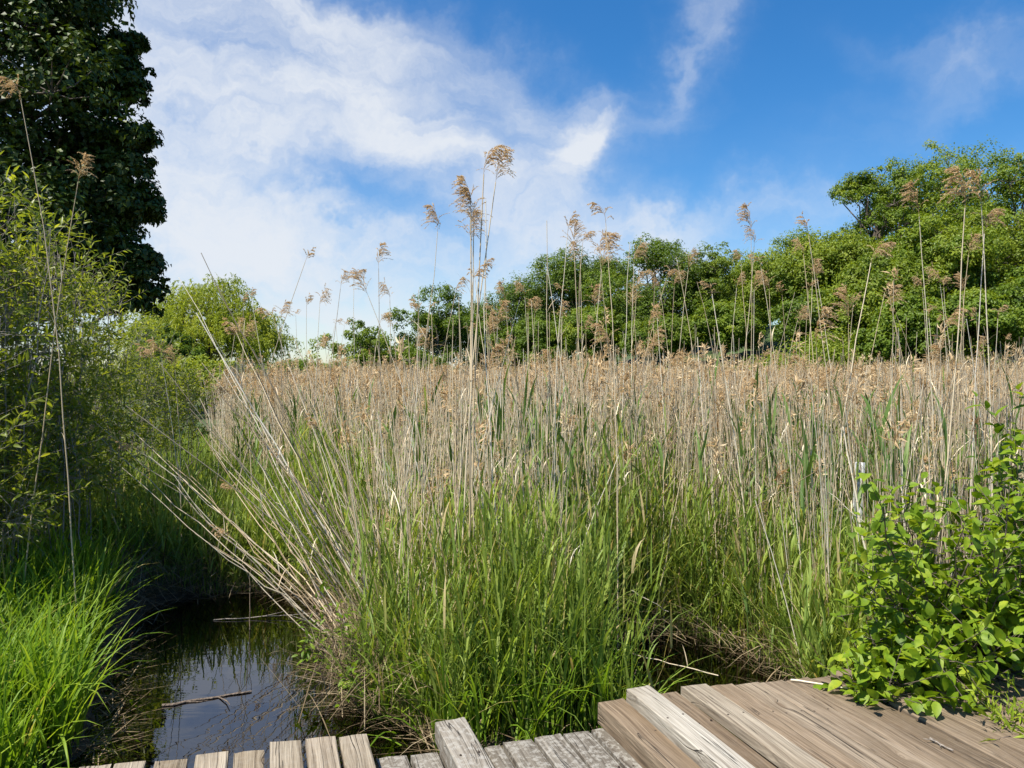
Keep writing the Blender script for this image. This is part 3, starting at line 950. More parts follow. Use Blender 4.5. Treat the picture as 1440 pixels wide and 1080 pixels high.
# the rest of the reed bed, far too many to count
def reed_mass(mb, mp, n, d0, d1, p0, p1, keep=None, hm=2.1, hs=.2, r=.004, plume_p=.75, K=5, k_b=24):
    pts = wedge_pts(n, d0, d1, p0, p1, keep)
    pts = pts[~((np.hypot(pts[:, 0] - 2.63, pts[:, 1] - 5.9) < .3) | ((np.abs(pts[:, 0] / pts[:, 1] - .446) < .016) & (pts[:, 1] < 6)))]
    n = len(pts)
    h = np.clip(rng.normal(hm, hs, n), .9, 3.2) * (.92 + .14 * patchy(pts[:, 0], pts[:, 1], .6))
    s = np.linspace(0, 1, K)
    lean = rng.normal(0, .085, (n, 2))
    wild = rng.random(n) < .09
    lean[wild] *= 4
    C = np.zeros((n, K, 3))
    C[:, :, :2] = pts[:, None, :2] + lean[:, None, :] * (s[None] ** 1.3 * h[:, None])[..., None]
    C[:, :, 2] = pts[:, 2:3] + s[None] * h[:, None]
    tubes(mb, C, 1.25 * r * np.linspace(1, .45, K)[None] * rng.uniform(.7, 1.25, n)[:, None], 3, np.clip(rng.normal(.55, .25, n), 0, 1))
    sel = np.where(rng.random(n) < plume_p)[0]
    m = len(sel)
    top = C[sel, -1]
    L = rng.uniform(.12, .24, m)
    az = rng.normal(0, 1.0, m) + np.where(rng.random(m) < .3, PI, 0)
    tb = np.clip(rng.normal(.6, .22, m), 0, 1)
    for b in range(k_b):
        u = rng.uniform(0, .8, m)
        out = az + rng.normal(0, .9, m)
        hd = np.stack([np.cos(out), np.sin(out), 0 * out], -1)
        pos = top.copy()
        pos[:, 2] += (u - .45) * L
        pos += hd * (.02 * rng.random(m))[:, None]
        dv = hd * rng.uniform(.15, .55, m)[:, None] + np.array([0, 0, 1]) * rng.uniform(-.25, 1, m)[:, None]
        leaves(mp, pos, dv, rdir(m), L * rng.uniform(.2, .4, m), L * rng.uniform(.028, .055, m), np.clip(tb + rng.normal(0, .15, m), 0, 1), droop=.7)
    # dead leaves on the stems
    q = rng.integers(0, n, n // 3)
    u = rng.uniform(.3, .85, len(q))
    i = np.clip((u * (K - 1)).astype(int), 0, K - 2)
    f = (u * (K - 1) - i)[:, None]
    p = C[q, i] * (1 - f) + C[q, i + 1] * f
    blades(mb, p, rng.uniform(.1, .32, len(q)), rng.uniform(.006, .013, len(q)), rng.uniform(.1, .6, len(q)), rng.uniform(.3, 2.4, len(q)), np.clip(rng.normal(.6, .2, len(q)), 0, 1), 4)


ms, mp = MB(), MB()
left_edge = lambda x, y, p: p > np.where(y > 12, 300 + 0 * y, 540 - (y - 5) * 30)
reed_mass(ms, mp, 1500, 4.4, 6.5, 520, 1500, lambda x, y, p: (y > deck_edge(x) + .5) & (water_sd(x, y) > .08), 1.45, .4, .0038, .06)
reed_mass(ms, mp, 3300, 6.5, 9, 480, 1500, lambda x, y, p: left_edge(x, y, p) & ((p > 760) | (rng.random(len(x)) < .6)), 1.72, .24, .004, .15)
reed_mass(ms, mp, 9500, 9, 15, 300, 1560, left_edge, 1.76, .17, .0045, .32)
reed_mass(ms, mp, 10000, 15, 25, 320, 1560, None, 1.86, .17, .005, .85, 4, 20)
reed_mass(ms, mp, 9000, 25, 47, 420, 1560, lambda x, y, p: p > 330 + (y - 25) * 5, 1.88, .2, .007, .95, 3, 15)
o = tag(ms.build('reed_bed_stalks', M['straw']), kind='stuff')
o = tag(mp.build('reed_bed_plumes', M['plume']), kind='stuff')


# young green reed shoots with long leaves
# nearest shoots: individuals sharing a few patterns, each with its stem and leaves
protos = []
for k in range(6):
    stem_m, leaf_ms = MB(), []
    h = .98 + .12 * k
    C = np.stack([np.linspace(0, rng.normal(0, .06), 6), np.linspace(0, rng.normal(0, .05), 6), np.linspace(0, h, 6)], -1)
    tubes(stem_m, C, np.linspace(.0055, .002, 6)[None], 5, .5)
    sm = stem_m.mesh('stem', M['shoot'])
    for j in range(6):
        u = .4 + .6 * j / 5
        m = MB()
        p = np.array([[C[-1, 0] * u, C[-1, 1] * u, h * u]])
        blades(m, p, rng.uniform(.28, .5, 1), rng.uniform(.018, .030, 1), np.array([.15 + .3 * (1 - u)]), rng.uniform(.1, 1.4, 1), rng.uniform(.2, .8, 1), 8, .3, np.array([k + PI * (j % 2) + rng.normal(0, .4)]))
        leaf_ms.append(m.mesh('leaf', M['shoot']))
    protos.append((sm, leaf_ms))
cnt = 0
while cnt < 84:
    d = math.sqrt(rng.uniform(5.0 ** 2, 9.0 ** 2))
    px = rng.uniform(420 if d > 7.5 else 620, 1430)
    x = (px - 720) / F * d
    if water_sd(np.array(x), np.array(d)) < .1 or hides_post(x, d):
        continue
    sm, lms = protos[rng.integers(6)]
    r = empty('reed_shoot', (x, d, float(ground(x, d)) - .02), 'young green reed shoot with arching blades among the dry reeds', 'reed shoot', 'young green reed shoots')
    r.rotation_euler = (rng.normal(0, .05), rng.normal(0, .05), rng.uniform(0, 6.28))
    r.scale = (1, 1, rng.uniform(.9, 1.25))
    for nm, me in [('stem', sm)] + [('leaf', q) for q in lms]:
        c = bpy.data.objects.new(nm, me)
        COL.objects.link(c)
        c.parent = r
    cnt += 1
mb = MB()
for n, d0, d1, p0 in ((260, 5.2, 9, 560), (480, 9, 14, 330), (260, 14, 22, 360)):
    pts = wedge_pts(n, d0, d1, p0, 1500)
    n = len(pts)
    shoot_mesh(mb, pts, rng.uniform(1.1, 1.62, n), rng.uniform(0, 6.28, n), np.clip(rng.normal(.45, .2, n), 0, 1))
tag(mb.build('green_reed_growth', M['shoot']), kind='stuff')


# ---------------------------------------------------------------------- trees
def crown_leaves(mb, lobes, nsub, nleaf, ls, seed, rsub=.30, flat=.85, lo=-.45, tb=.5, aspect=.62, rmax=1.05):
    r = np.random.default_rng(seed)
    subs = []
    for c, R in lobes:
        c = np.asarray(c, float)
        d = nrm(r.normal(size=(nsub, 3)))
        d[:, 2] = np.where(d[:, 2] < lo, -d[:, 2] * .5, d[:, 2])
        rad = R * r.uniform(.55, rmax, nsub)
        sc = c + nrm(d) * rad[:, None] * np.array([1, 1, flat])
        sr = R * rsub * r.uniform(.6, 1.35, nsub)
        st = np.clip(tb + r.normal(0, .13, nsub) + r.normal(0, .08), 0, 1)
        k = nsub * nleaf
        i = np.repeat(np.arange(nsub), nleaf)
        e = nrm(r.normal(size=(k, 3)))
        pos = sc[i] + e * (sr[i] * r.uniform(.35, 1.12, k) ** .8)[:, None] * np.array([1, 1, .75])
        nm = nrm(e * .7 + nrm(d)[i] * .5 + np.array([0, 0, .55]) + .55 * nrm(r.normal(size=(k, 3))))
        dv = np.cross(nm, nrm(r.normal(size=(k, 3)))) + np.array([0, 0, -.25])
        leaves(mb, pos, dv, nm, ls * r.uniform(.7, 1.3, k), ls * aspect * r.uniform(.8, 1.2, k), np.clip(st[i] + r.normal(0, .12, k), 0, 1), fold=.2)
        subs.append((c, sc))
    return subs


def limbs(mb, p0, p1, r0, r1, seed, wob=.08, K=6, sides=5):
    r = np.random.default_rng(seed)
    p0, p1 = np.asarray(p0, float), np.asarray(p1, float)
    s = np.linspace(0, 1, K)[:, None]
    L = np.linalg.norm(p1 - p0)
    C = p0 + (p1 - p0) * s
    C[1:-1] += r.normal(0, wob * L * .4, (K - 2, 3))
    C[:, 2] += (.12 * L * (s - s * s))[:, 0]
    tubes(mb, C, np.linspace(r0, r1, K)[None], sides, .5)
    return C


def tree(name, cat, label, px, top, wpx, d, mat='wood_leaf', group='trees of the wood', nl=20, nsub=30, nleaf=58, ls=.215, low=.05, seed=0, tb=.5, rsub=.27, rl=(.36, .52), shape=1.0):
    r = np.random.default_rng(seed + 100)
    x, y = (px - 720) / F * d, d
    z0 = float(ground(x, y))
    zt = EYE + (HOR - top + (6 if wpx > 80 else 0)) / F * d
    h = zt - z0
    Rw = wpx / F * d / 2
    root = empty(name, (x, y, z0), label, cat, group)
    cz = h * (low + (1 - low) * .5)
    Rz = h * (1 - low) * .5
    lobes = []
    for i in range(nl):
        dv = nrm(r.normal(size=3))
        if i == 0:
            dv = np.array([0, 0, 1.0])
        rad = r.uniform(.5, .8)
        R = Rw * r.uniform(*rl)
        w = 1 - .25 * max(0, dv[2]) * shape
        c = np.array([dv[0] * (Rw - R * .6) * rad * 1.25 * w, dv[1] * (Rw - R * .6) * rad * 1.25 * w, cz + dv[2] * (Rz - R * .8) * (1 if i == 0 else rad * 1.2)])
        c[2] = min(c[2], h - R * .98)
        lobes.append((c, R))
    m = MB()
    subs = crown_leaves(m, lobes, nsub, nleaf, ls, seed, rsub, tb=tb)
    m.build('crown', M[mat], root)
    m = MB()
    tr = max(.10, h * .022)
    top_c = np.array([0, 0, h * .72])
    T = limbs(m, (0, 0, -.3), top_c, tr, tr * .25, seed, .03, 9, 7)
    for j, (c, sc) in enumerate(subs):
        i = min(8, int(2 + 5 * r.random()))
        limbs(m, T[i], c, tr * .38, tr * .1, seed + j, .12)
        for q in sc[:6]:
            limbs(m, c, q, tr * .12, tr * .03, seed + j + 7, .15, 4, 4)
    m.build('trunk', M['bark'], root)
    return root


TREES = [
    ('dark round topped tree at the left end of the wood', 735, 386, 118, 84, 'wood_leaf', {'tb': .3}),
    ('dark tree with a peaked top next to the left end of the wood', 806, 348, 112, 80, 'wood_leaf', {'tb': .34}),
    ('broad dark green tree with a domed crown in the middle of the wood', 920, 330, 128, 74, 'wood_leaf', {'tb': .36}),
    ('dark tree half hidden between the domed crown and the peaked one', 860, 356, 90, 82, 'wood_leaf', {'tb': .3}),
    ('feathery light tree with a flat fan crown right of the domed one', 1006, 336, 98, 72, 'wood_leaf_light', {'nsub': 16, 'tb': .35, 'rsub': .24}),
    ('low dark tree in the dip of the wood beyond the feathery one', 1066, 372, 90, 76, 'wood_leaf', {'tb': .36}),
    ('yellow green tree with a loose pointed crown at the foot of the rise', 1128, 324, 138, 64, 'wood_leaf_light', {}),
    ('yellow green tree with a rounded crown against the tall open crowned tree', 1202, 322, 104, 62, 'wood_leaf_light', {}),
    ('tall open crowned tree with bare grey limbs showing on its left', 1240, 226, 128, 64, 'wood_leaf', {'nsub': 14, 'low': .3, 'rl': (.26, .36), 'tb': .5}),
    ('tallest tree of the wood with a big round leafy dome', 1335, 196, 176, 66, 'wood_leaf', {'nl': 22, 'tb': .6}),
    ('tree with thin open crown at the far right skyline', 1438, 200, 96, 60, 'wood_leaf', {'nsub': 14, 'tb': .5}),
    ('bushy tree before the tallest one, crown spreading right', 1404, 286, 150, 54, 'wood_leaf_light', {'nl': 18}),
    ('bushy tree below the tallest dome, with yellowish top', 1318, 300, 130, 53, 'wood_leaf', {'tb': .62}),
    ('medium leafy tree below the open crowned tree', 1236, 352, 120, 52, 'wood_leaf_light', {'tb': .42}),
    ('dense deep green tree lowest on the right of the rise', 1452, 372, 120, 49, 'wood_leaf', {'tb': .36}),
    ('deep green rounded tree in front of the yellow green pointed one', 1150, 410, 100, 56, 'wood_leaf', {'tb': .36}),
    ('small green tree in front of the feathery crown', 1020, 424, 84, 64, 'wood_leaf', {'tb': .58}),
    ('small green tree before the domed crown', 930, 440, 84, 66, 'wood_leaf_light', {'tb': .3}),
    ('small rounded tree under the peaked dark tree', 838, 432, 80, 70, 'wood_leaf', {'tb': .6}),
    ('low rounded tree under the left end of the wood', 760, 446, 84, 74, 'wood_leaf', {'tb': .5}),
    ('leafy tree between the rise and the dense reeds, pale topped', 1370, 404, 110, 47, 'wood_leaf', {'tb': .58}),
    ('leafy green tree in front of the medium one, just above the reeds', 1275, 420, 100, 47, 'wood_leaf', {'tb': .5}),
    ('slim dark tree standing alone left of the wood', 614, 400, 92, 74, 'wood_leaf', {'nl': 13, 'low': .12, 'tb': .42}),
    ('low green tree leaning on the left end of the wood', 678, 428, 92, 82, 'wood_leaf', {'tb': .4}),
    ('small feathery bright green tree alone between willow and slim dark tree', 505, 450, 86, 62, 'wood_leaf_light', {'nsub': 14, 'nl': 12, 'low': .1, 'tb': .3}),
    ('low bushy tree right of the small feathery one', 565, 488, 90, 66, 'wood_leaf', {'low': .05}),
    ('round dark bush tree between the leafy shrub and the willow', 232, 462, 90, 40, 'wood_leaf', {'low': .05, 'tb': .35}),
    ('bright yellow green bush at the foot of the willow', 300, 500, 120, 36, 'wood_leaf_light', {'low': .0, 'tb': .8, 'nl': 10, 'ls': .14}),
    ('low bright bush right of the willow foot', 372, 520, 110, 38, 'wood_leaf_light', {'low': .0, 'tb': .75, 'nl': 10, 'ls': .14}),
    ('distant low green tree in the gap beyond the willow', 410, 508, 80, 95, 'wood_leaf', {'low': .05, 'nl': 10}),
    ('distant low tree in the gap left of the small feathery one', 452, 514, 70, 95, 'wood_leaf_light', {'low': .05, 'nl': 10, 'tb': .3}),
]
for i, (lab, px, top, w, d, mat, kw) in enumerate(TREES):
    tree('broadleaf_tree', 'tree', lab, px, top, w * 1.42, d, mat, 'trees round the marsh', seed=i * 17 + 3, **kw)

# scrub at the foot of the wood reads as one mass
mb = MB()
lob = []
for i in range(150):
    px = rng.uniform(560, 1560) if i < 115 else rng.uniform(120, 620)
    d = rng.uniform(46, 54) + max(0, (1000 - px) / 1000 * 26)
    R = rng.uniform(1.0, 1.9)
    x = (px - 720) / F * d
    R *= 1.35 if px > 1100 else 1.0
    lob.append(((x, d, float(ground(x, d)) + R * .5 + (.9 if px > 1150 else 0) * rng.random()), R))
crown_leaves(mb, lob, 16, 32, .2, 77, .34, tb=.5)
lob = []
for i in range(60):                                  # the far side of the marsh
    px = rng.uniform(60, 1120)
    d = rng.uniform(88, 112)
    R = rng.uniform(1.6, 2.7)
    x = (px - 720) / F * d
    lob.append(((x, d, float(ground(x, d)) + R * .55), R))
crown_leaves(mb, lob, 18, 40, .36, 78, .34, tb=.35)
tag(mb.build('undergrowth', M['wood_leaf_light']), kind='stuff')

# weeping willow
root = empty('willow_tree', P(290, 530, 46), 'round yellow green weeping willow beyond the meadow', 'tree', 'trees round the marsh')
z0 = float(ground(root.location.x, root.location.y))
root.location.z = z0
m, tk = MB(), MB()
r = np.random.default_rng(5)
H = EYE + (HOR - 386) / F * 46 - z0
T = limbs(tk, (0, 0, -.2), (.2, 0, H * .7), .32, .1, 4, .04, 8, 7)
heads = []
for i in range(46):
    a = r.uniform(0, 2 * PI)
    rr = 4.0 * math.sqrt(r.random())
    hz = H * (1.0 - .50 * (rr / 4.0) ** 1.3 - .07 * (a % 2.1 > 1.2)) + r.normal(0, .4)
    hp = np.array([rr * math.cos(a), rr * math.sin(a), min(hz, H - .2)])
    heads.append(hp)
    limbs(tk, T[r.integers(3, 8)], hp, .09, .02, i + 300, .1, 6, 4)
for i in range(26):
    a = r.uniform(0, 2 * PI)
    rr = r.uniform(2.6, 4.1)
    hp = np.array([rr * math.cos(a), rr * math.sin(a), H * r.uniform(.42, .74)])
    heads.append(hp)
    limbs(tk, T[r.integers(3, 7)], hp, .07, .02, i + 400, .1, 6, 4)
for hp in heads:
    ns = 34
    o0 = hp + r.normal(0, .5, (ns, 3)) * np.array([1, 1, .35])
    outd = nrm(np.stack([o0[:, 0], o0[:, 1], 0 * o0[:, 0]], -1) + r.normal(0, .6, (ns, 3)) * np.array([1, 1, 0]))
    L = r.uniform(.8, 3.0, ns) * np.clip(hp[2] / H, .5, 1)
    K = 7
    s = np.linspace(0, 1, K)
    C = o0[:, None] + outd[:, None] * (.55 * np.sqrt(s))[None, :, None] + np.array([0, 0, -1.0]) * (L[:, None] * s[None] ** 1.2)[..., None] + np.array([0, 0, .25]) * np.sin(s * PI)[None, :, None]
    tubes(m, C, np.full((ns, K), .006), 3, .4)
    tt = np.clip(r.normal(.5, .16) + r.normal(0, .1, ns), 0, 1)
    for q in range(16):
        u = r.uniform(.05, 1, ns)
        i = np.clip((u * (K - 1)).astype(int), 0, K - 2)
        f = (u * (K - 1) - i)[:, None]
        p = C[np.arange(ns), i] * (1 - f) + C[np.arange(ns), i + 1] * f
        leaves(m, p, nrm(r.normal(size=(ns, 3)) * .6 + np.array([0, 0, -.7])), nrm(r.normal(size=(ns, 3)) + np.array([0, 0, .8]) + outd * .7), r.uniform(.14, .26, ns), r.uniform(.05, .085, ns), tt)
m.build('crown', M['willow'], root)
tk.build('trunk', M['bark'], root)

# the big maple on the left, seen from its shaded side
d = 19.0
tx0 = (-150 - 720) / F * d
root = empty('maple_tree', (tx0, d, float(ground(tx0, d))), 'huge dark maple filling the upper left, shaded side towards us', 'tree')
m, tk = MB(), MB()
OUT = [(130, -60, 60), (100, -10, 55), (92, 40, 52), (112, 90, 55), (128, 150, 52), (135, 215, 54), (142, 280, 52), (138, 305, 48), (108, 345, 55), (130, 385, 42), (90, 380, 60), (60, 300, 80),
       (70, 220, 85), (60, 130, 85), (50, 50, 85), (60, -40, 85), (0, 330, 85), (-40, 250, 100), (-50, 150, 100), (-40, 40, 100), (-60, -60, 100), (20, -120, 100), (100, -130, 80), (-150, 0, 110),
       (-160, 150, 110), (-150, 280, 100), (-60, 370, 80), (20, 410, 60), (-180, -120, 120), (-280, 60, 110), (-280, 200, 110), (-60, -180, 110), (-260, -80, 110), (188, 290, 34), (180, 230, 30), (182, 362, 30), (172, 405, 28), (150, 425, 34), (168, 110, 26), (185, 190, 24)]
lob = []
r = np.random.default_rng(9)
r0_ = np.random.default_rng(9)
OUT += [(r.uniform(130, 186), r.uniform(-20, 420), r.uniform(18, 34)) for _ in range(12)]
for px, py, rp in OUT:
    for rep in range(2):
        dd = d + (r.uniform(-1.5, .8) if px > 60 else r.uniform(-4.5, 3.5))
        c = P(px + r.normal(0, 8), py + r.normal(0, 8), dd) - np.array(root.location)
        lob.append((c, rp / F * d * r.uniform(.75, 1.0)))
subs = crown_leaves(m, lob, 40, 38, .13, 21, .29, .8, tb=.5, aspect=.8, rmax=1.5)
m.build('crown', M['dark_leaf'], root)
T = limbs(tk, (0, 0, -.3), (.3, .2, 11.0), .42, .12, 2, .03, 10, 9)
for j, (c, sc) in enumerate(subs):
    i = int(np.clip(np.argmin(np.abs(T[:, 2] - (c[2] - 1.5))), 2, 9))
    limbs(tk, T[i], c, .10, .025, j + 50, .1, 7, 5)
    for q in sc[:9]:
        limbs(tk, c, q, .022, .006, j + 91, .15, 4, 4)
tk.build('trunk', M['bark'], root)


# ------------------------------------------------------------ near shrubs
def bush(name, label, base, stems, twigs, leaf_fn, mat, bark, r0, seed, cat='shrub', bow=.25, twl=(.25, .5), tip_up=.3, leafy_from=.35):
    """stems: list of (start, end) points; twigs per stem; leaf_fn adds the leaves of one batch of twig points."""
    r = np.random.default_rng(seed)
    root = empty(name, base, label, cat)
    base = np.asarray(base, float)
    st, lf = MB(), MB()
    K = 8
    s = np.linspace(0, 1, K)
    A = np.array([q[0] for q in stems]) - base
    B = np.array([q[1] for q in stems]) - base
    n = len(A)
    Ln = np.linalg.norm(B - A, axis=1)
    C = A[:, None] + (B - A)[:, None] * s[None, :, None]
    C[:, :, 2] += (bow * Ln[:, None] * (s - s * s)[None])
    C[:, 1:-1] += r.normal(0, .02, (n, K - 2, 3))
    tubes(st, C, r0 * np.linspace(1, .3, K)[None] * r.uniform(.6, 1.2, n)[:, None], 5, .5)
    k = n * twigs
    si = np.repeat(np.arange(n), twigs)
    u = r.uniform(leafy_from, 1, k)
    i = np.clip((u * (K - 1)).astype(int), 0, K - 2)
    f = (u * (K - 1) - i)[:, None]
    p0 = C[si, i] * (1 - f) + C[si, i + 1] * f
    tg = nrm(C[si, i + 1] - C[si, i])
    dv = nrm(tg * .5 + nrm(r.normal(size=(k, 3))) * .9 + np.array([0, 0, tip_up]))
    L = r.uniform(*twl, k)
    K2 = 6
    s2 = np.linspace(0, 1, K2)
    T = p0[:, None] + dv[:, None] * (L[:, None] * s2[None])[..., None]
    T[:, :, 2] += (.10 * L[:, None] * (s2 ** 2)[None] * r.uniform(-1, 1.4, k)[:, None])
    tubes(st, T, r0 * .28 * np.linspace(1, .4, K2)[None] + np.zeros((k, 1)), 4, .5)
    leaf_fn(lf, T, r)
    st.build('stem', M[bark], root)
    lf.build('foliage', M[mat], root)
    return root


def twig_leaves(per, Lr, Wr, shape, droop, up, tb=.5, spread=.9, start=.15):
    def fn(mb, T, r):
        k, K2, _ = T.shape
        for q in range(per):
            u = start + (1 - start) * (q + r.uniform(0, .8, k)) / per
            u = np.clip(u, 0, .999)
            i = np.clip((u * (K2 - 1)).astype(int), 0, K2 - 2)
            f = (u * (K2 - 1) - i)[:, None]
            ii = np.arange(k)
            p = T[ii, i] * (1 - f) + T[ii, i + 1] * f
            tg = nrm(T[ii, i + 1] - T[ii, i])
            side = nrm(np.cross(tg, nrm(r.normal(size=(k, 3)))))
            dv = nrm(tg * (.4 + .5 * (q / per)) + side * spread)
            nm = nrm(np.array([0, 0, up]) + .6 * nrm(r.normal(size=(k, 3))) + side * .1)
            sz = .6 + .5 * np.sin(PI * (.25 + .6 * q / per)) * r.uniform(.75, 1.2, k)
            leaves(mb, p, dv, nm, r.uniform(*Lr, k) * sz, r.uniform(*Wr, k) * sz, np.clip(r.normal(tb, .2, k), 0, 1), shape, droop, .3)
    return fn


# leafy shrub on the left bank
stems = []
r = np.random.default_rng(31)
for i in range(225):
    px = r.uniform(-220, 285)
    topy = np.interp(px, [-180, 0, 100, 190, 285], [190, 250, 335, 425, 530])
    py = topy + (565 - topy) * r.random() ** 1.5 + 10
    dd = float(np.interp(px, [-200, 60, 150, 200, 285], [5.2, 6.2, 8.0, 9.6, 11.0])) + r.normal(0, .35)
    a0 = P(px - r.uniform(-30, 110), 530, dd + r.normal(0, .3))
    a0[2] = float(ground(a0[0], a0[1]))
    stems.append((a0, P(px, py, dd)))
for i in range(120):                                 # low branches over the bank
    px = r.uniform(-160, 190)
    dd = float(np.interp(px, [-120, 60, 150, 250], [4.9, 5.9, 7.8, 10.0])) + r.normal(0, .4)
    a0 = P(px - r.uniform(20, 140), 530, dd + .3)
    a0[2] = float(ground(a0[0], a0[1]))
    stems.append((a0, P(px, r.uniform(540, 540 + 900 / dd), dd)))
bush('leafy_shrub', 'large tangled shrub with narrow yellow green leaves on the left bank', (-4.3, 6.4, .1), stems, 16,
     twig_leaves(7, (.05, .10), (.014, .025), 'lance', .15, .7, .5, .9, .45), 'shrub', 'greytwig', .0065, 8, leafy_from=.35, twl=(.2, .5), bow=.35)
# bare grey brush under its edge
stems = []
for i in range(90):
    pt = P(r.uniform(60, 250), 530, r.uniform(7.8, 9.8))
    x, y = pt[0], pt[1]
    a = math.radians(r.normal(32, 18))
    L = r.uniform(.6, 1.6)
    sgn = 1 if r.random() < .7 else -1
    stems.append(((x, y, .12), (x + sgn * L * math.cos(a), y + r.uniform(-.4, .4), .12 + L * math.sin(a) * .8)))
bush('bare_brush', 'low tangle of bare dark twigs under the left shrub edge', (-4.8, 8.7, .1), stems, 7,
     twig_leaves(2, (.04, .07), (.012, .02), 'lance', .15, .7, .3), 'shrub', 'twig', .007, 9, leafy_from=.2, twl=(.2, .5), bow=.08)

# broad leaved bush by the boards on the right
stems = []
r = np.random.default_rng(41)
for i in range(92):
    a0 = np.array([r.normal(2.42, .16), r.normal(4.15, .14), .25])
    px = r.uniform(1190, 1560)
    topy = np.interp(px, [1180, 1230, 1290, 1350, 1440, 1560], [770, 715, 700, 690, 700, 690])
    py = topy + r.random() ** 1.3 * (960 - topy)
    dd = r.uniform(3.45, 4.6)
    stems.append((a0, P(px, py, dd)))
for px, py in ((1420, 585), (1405, 640), (1455, 560), (1430, 640)):
    stems.append((np.array([2.7, 4.1, .3]), P(px, py, 4.0)))
for i in range(14):
    a0 = np.array([2.2 + r.normal(0, .1), 4.0, .35])
    stems.append((a0, P(r.uniform(1195, 1420), r.uniform(925, 985), r.uniform(3.35, 3.6))))
bush('broadleaf_bush', 'bright green broad leaved bush overhanging the boardwalk on the right', (2.42, 4.2, .1), stems, 8,
     twig_leaves(6, (.046, .09), (.03, .056), 'oval', .3, 1.0, .5, 1.0, .2), 'alder', 'twig', .008, 12, twl=(.14, .3), leafy_from=.45, bow=.12)

# small narrow leaved sapling on the boards' right side
stems = []
for i in range(22):
    a0 = np.array([2.35 + r.normal(0, .08), 3.28 + r.normal(0, .06), .30])
    stems.append((a0, P(r.uniform(1375, 1520), r.uniform(955, 1075), r.uniform(3.0, 3.45))))
bush('willow_sapling', 'small pale willow sapling with narrow leaves growing over the boardwalk at bottom right', (2.35, 3.3, .3), stems, 5,
     twig_leaves(7, (.035, .06), (.008, .012), 'lance', .15, .8, .75), 'alder', 'twig', .004, 14, cat='sapling', twl=(.08, .2), leafy_from=.3, bow=.2)

# leafy weeds on the small bank by the pond
stems = []
for i in range(26):
    px = r.uniform(440, 560)
    a0 = P(px, 0, r.uniform(4.45, 5.1))
    a0[2] = .05
    e = a0 + np.array([r.normal(0, .12), r.normal(-.05, .1), r.uniform(.2, .55)])
    stems.append((a0, e))
bush('marsh_weed', 'low dark green leafy weed on the bank between pond and tall grass', (-1.0, 4.7, .05), stems, 5,
     twig_leaves(4, (.035, .065), (.016, .026), 'oval', .2, .9, .3), 'alder', 'twig', .003, 15, cat='plant', twl=(.06, .16), leafy_from=.2)

# ------------------------------------------------------------- small things
# faded channel post among the reeds
d = 5.9
b = P(1196, 650, d)
root = empty('marker_post', (b[0], d, float(ground(b[0], d)) - .1), 'faded white metal channel post half hidden in the reeds', 'post')
hh = b[2] - root.location.z
w, dp, t = .085, .03, .006
prof = [(-w / 2, 0), (-w / 4, 0), (-w / 4 + .006, dp), (w / 4 - .006, dp), (w / 4, 0), (w / 2, 0), (w / 2, t), (w / 4 + t, t), (w / 4, dp + t), (-w / 4, dp + t), (-w / 4 - t, t), (-w / 2, t)]
k = len(prof)
V = [(x, y, z) for z in (0, hh) for x, y in prof]
m = MB()
m.add(V, [np.array([(i, (i + 1) % k, k + (i + 1) % k, k + i) for i in range(k)]), np.array([[k + i for i in range(k)]])])
m.build('channel', M['post'], root)
hm_, nt, out = nodes_of('dark_bolt_hole')
pb = N(nt, 'ShaderNodeBsdfPrincipled', ins={'Base Color': (.02, .02, .02, 1), 'Roughness': .9})
nt.links.new(pb.outputs[0], out.inputs[0])
for q in range(6):
    m = MB()
    zc = hh - .05 - q * .07
    an = np.linspace(0, 2 * PI, 9)[:-1]
    V = [(.006 * math.cos(a), dp - .0015, zc + .006 * math.sin(a)) for a in an]
    m.add(V, np.array([list(range(8))]))
    m.build('bolt_hole', hm_, root)
root.rotation_euler = (.02, .05, .25)


def stick(name, label, a, b, r0, mat, seed, forks=2, cat='stick'):
    r = np.random.default_rng(seed)
    a, b = np.asarray(a, float), np.asarray(b, float)
    m = MB()
    s = np.linspace(0, 1, 9)[:, None]
    C = a + (b - a) * s
    C[1:-1] += r.normal(0, .006, (7, 3)) * np.array([1, 1, .3])
    tubes(m, C, np.linspace(r0, r0 * .5, 9)[None], 6, .9)
    L = np.linalg.norm(b - a)
    for q in range(forks):
        i = r.integers(2, 7)
        dv = nrm(b - a) + r.normal(0, .6, 3) * np.array([1, 1, .25])
        tubes(m, np.stack([C[i], C[i] + dv * L * .12, C[i] + dv * L * .2 + r.normal(0, .01, 3) * np.array([1, 1, .2])]), np.array([[r0 * .5, r0 * .4, r0 * .2]]), 5, .8)
    o = m.build(name, M[mat], None)
    c = (a + b) / 2
    o.data.transform(Matrix.Translation(-Vector(c)))
    o.location = tuple(c)
    return tag(o, label, cat)


stick('reed_stick', 'bleached dry stalk lying on the boardwalk beside the leafy bush', on_plane(1112, 956, .541), on_plane(1214, 971, .541), .005, 'straw', 1, 1)
stick('twig_scrap', 'forked grey twig scrap on the brown boards near the bush shadow', on_plane(1308, 1038, .541), on_plane(1340, 1056, .541), .004, 'greytwig', 2, 5, 'twig')
stick('floating_stick', 'dark floating stick lying aslant on the pond', on_plane(228, 992, .004), on_plane(354, 972, .006), .010, 'twig', 3, 3)
stick('floating_twig', 'thin pale twig afloat near the pond back edge', on_plane(300, 872, .004), on_plane(440, 862, .03), .005, 'greytwig', 4, 2, 'twig')

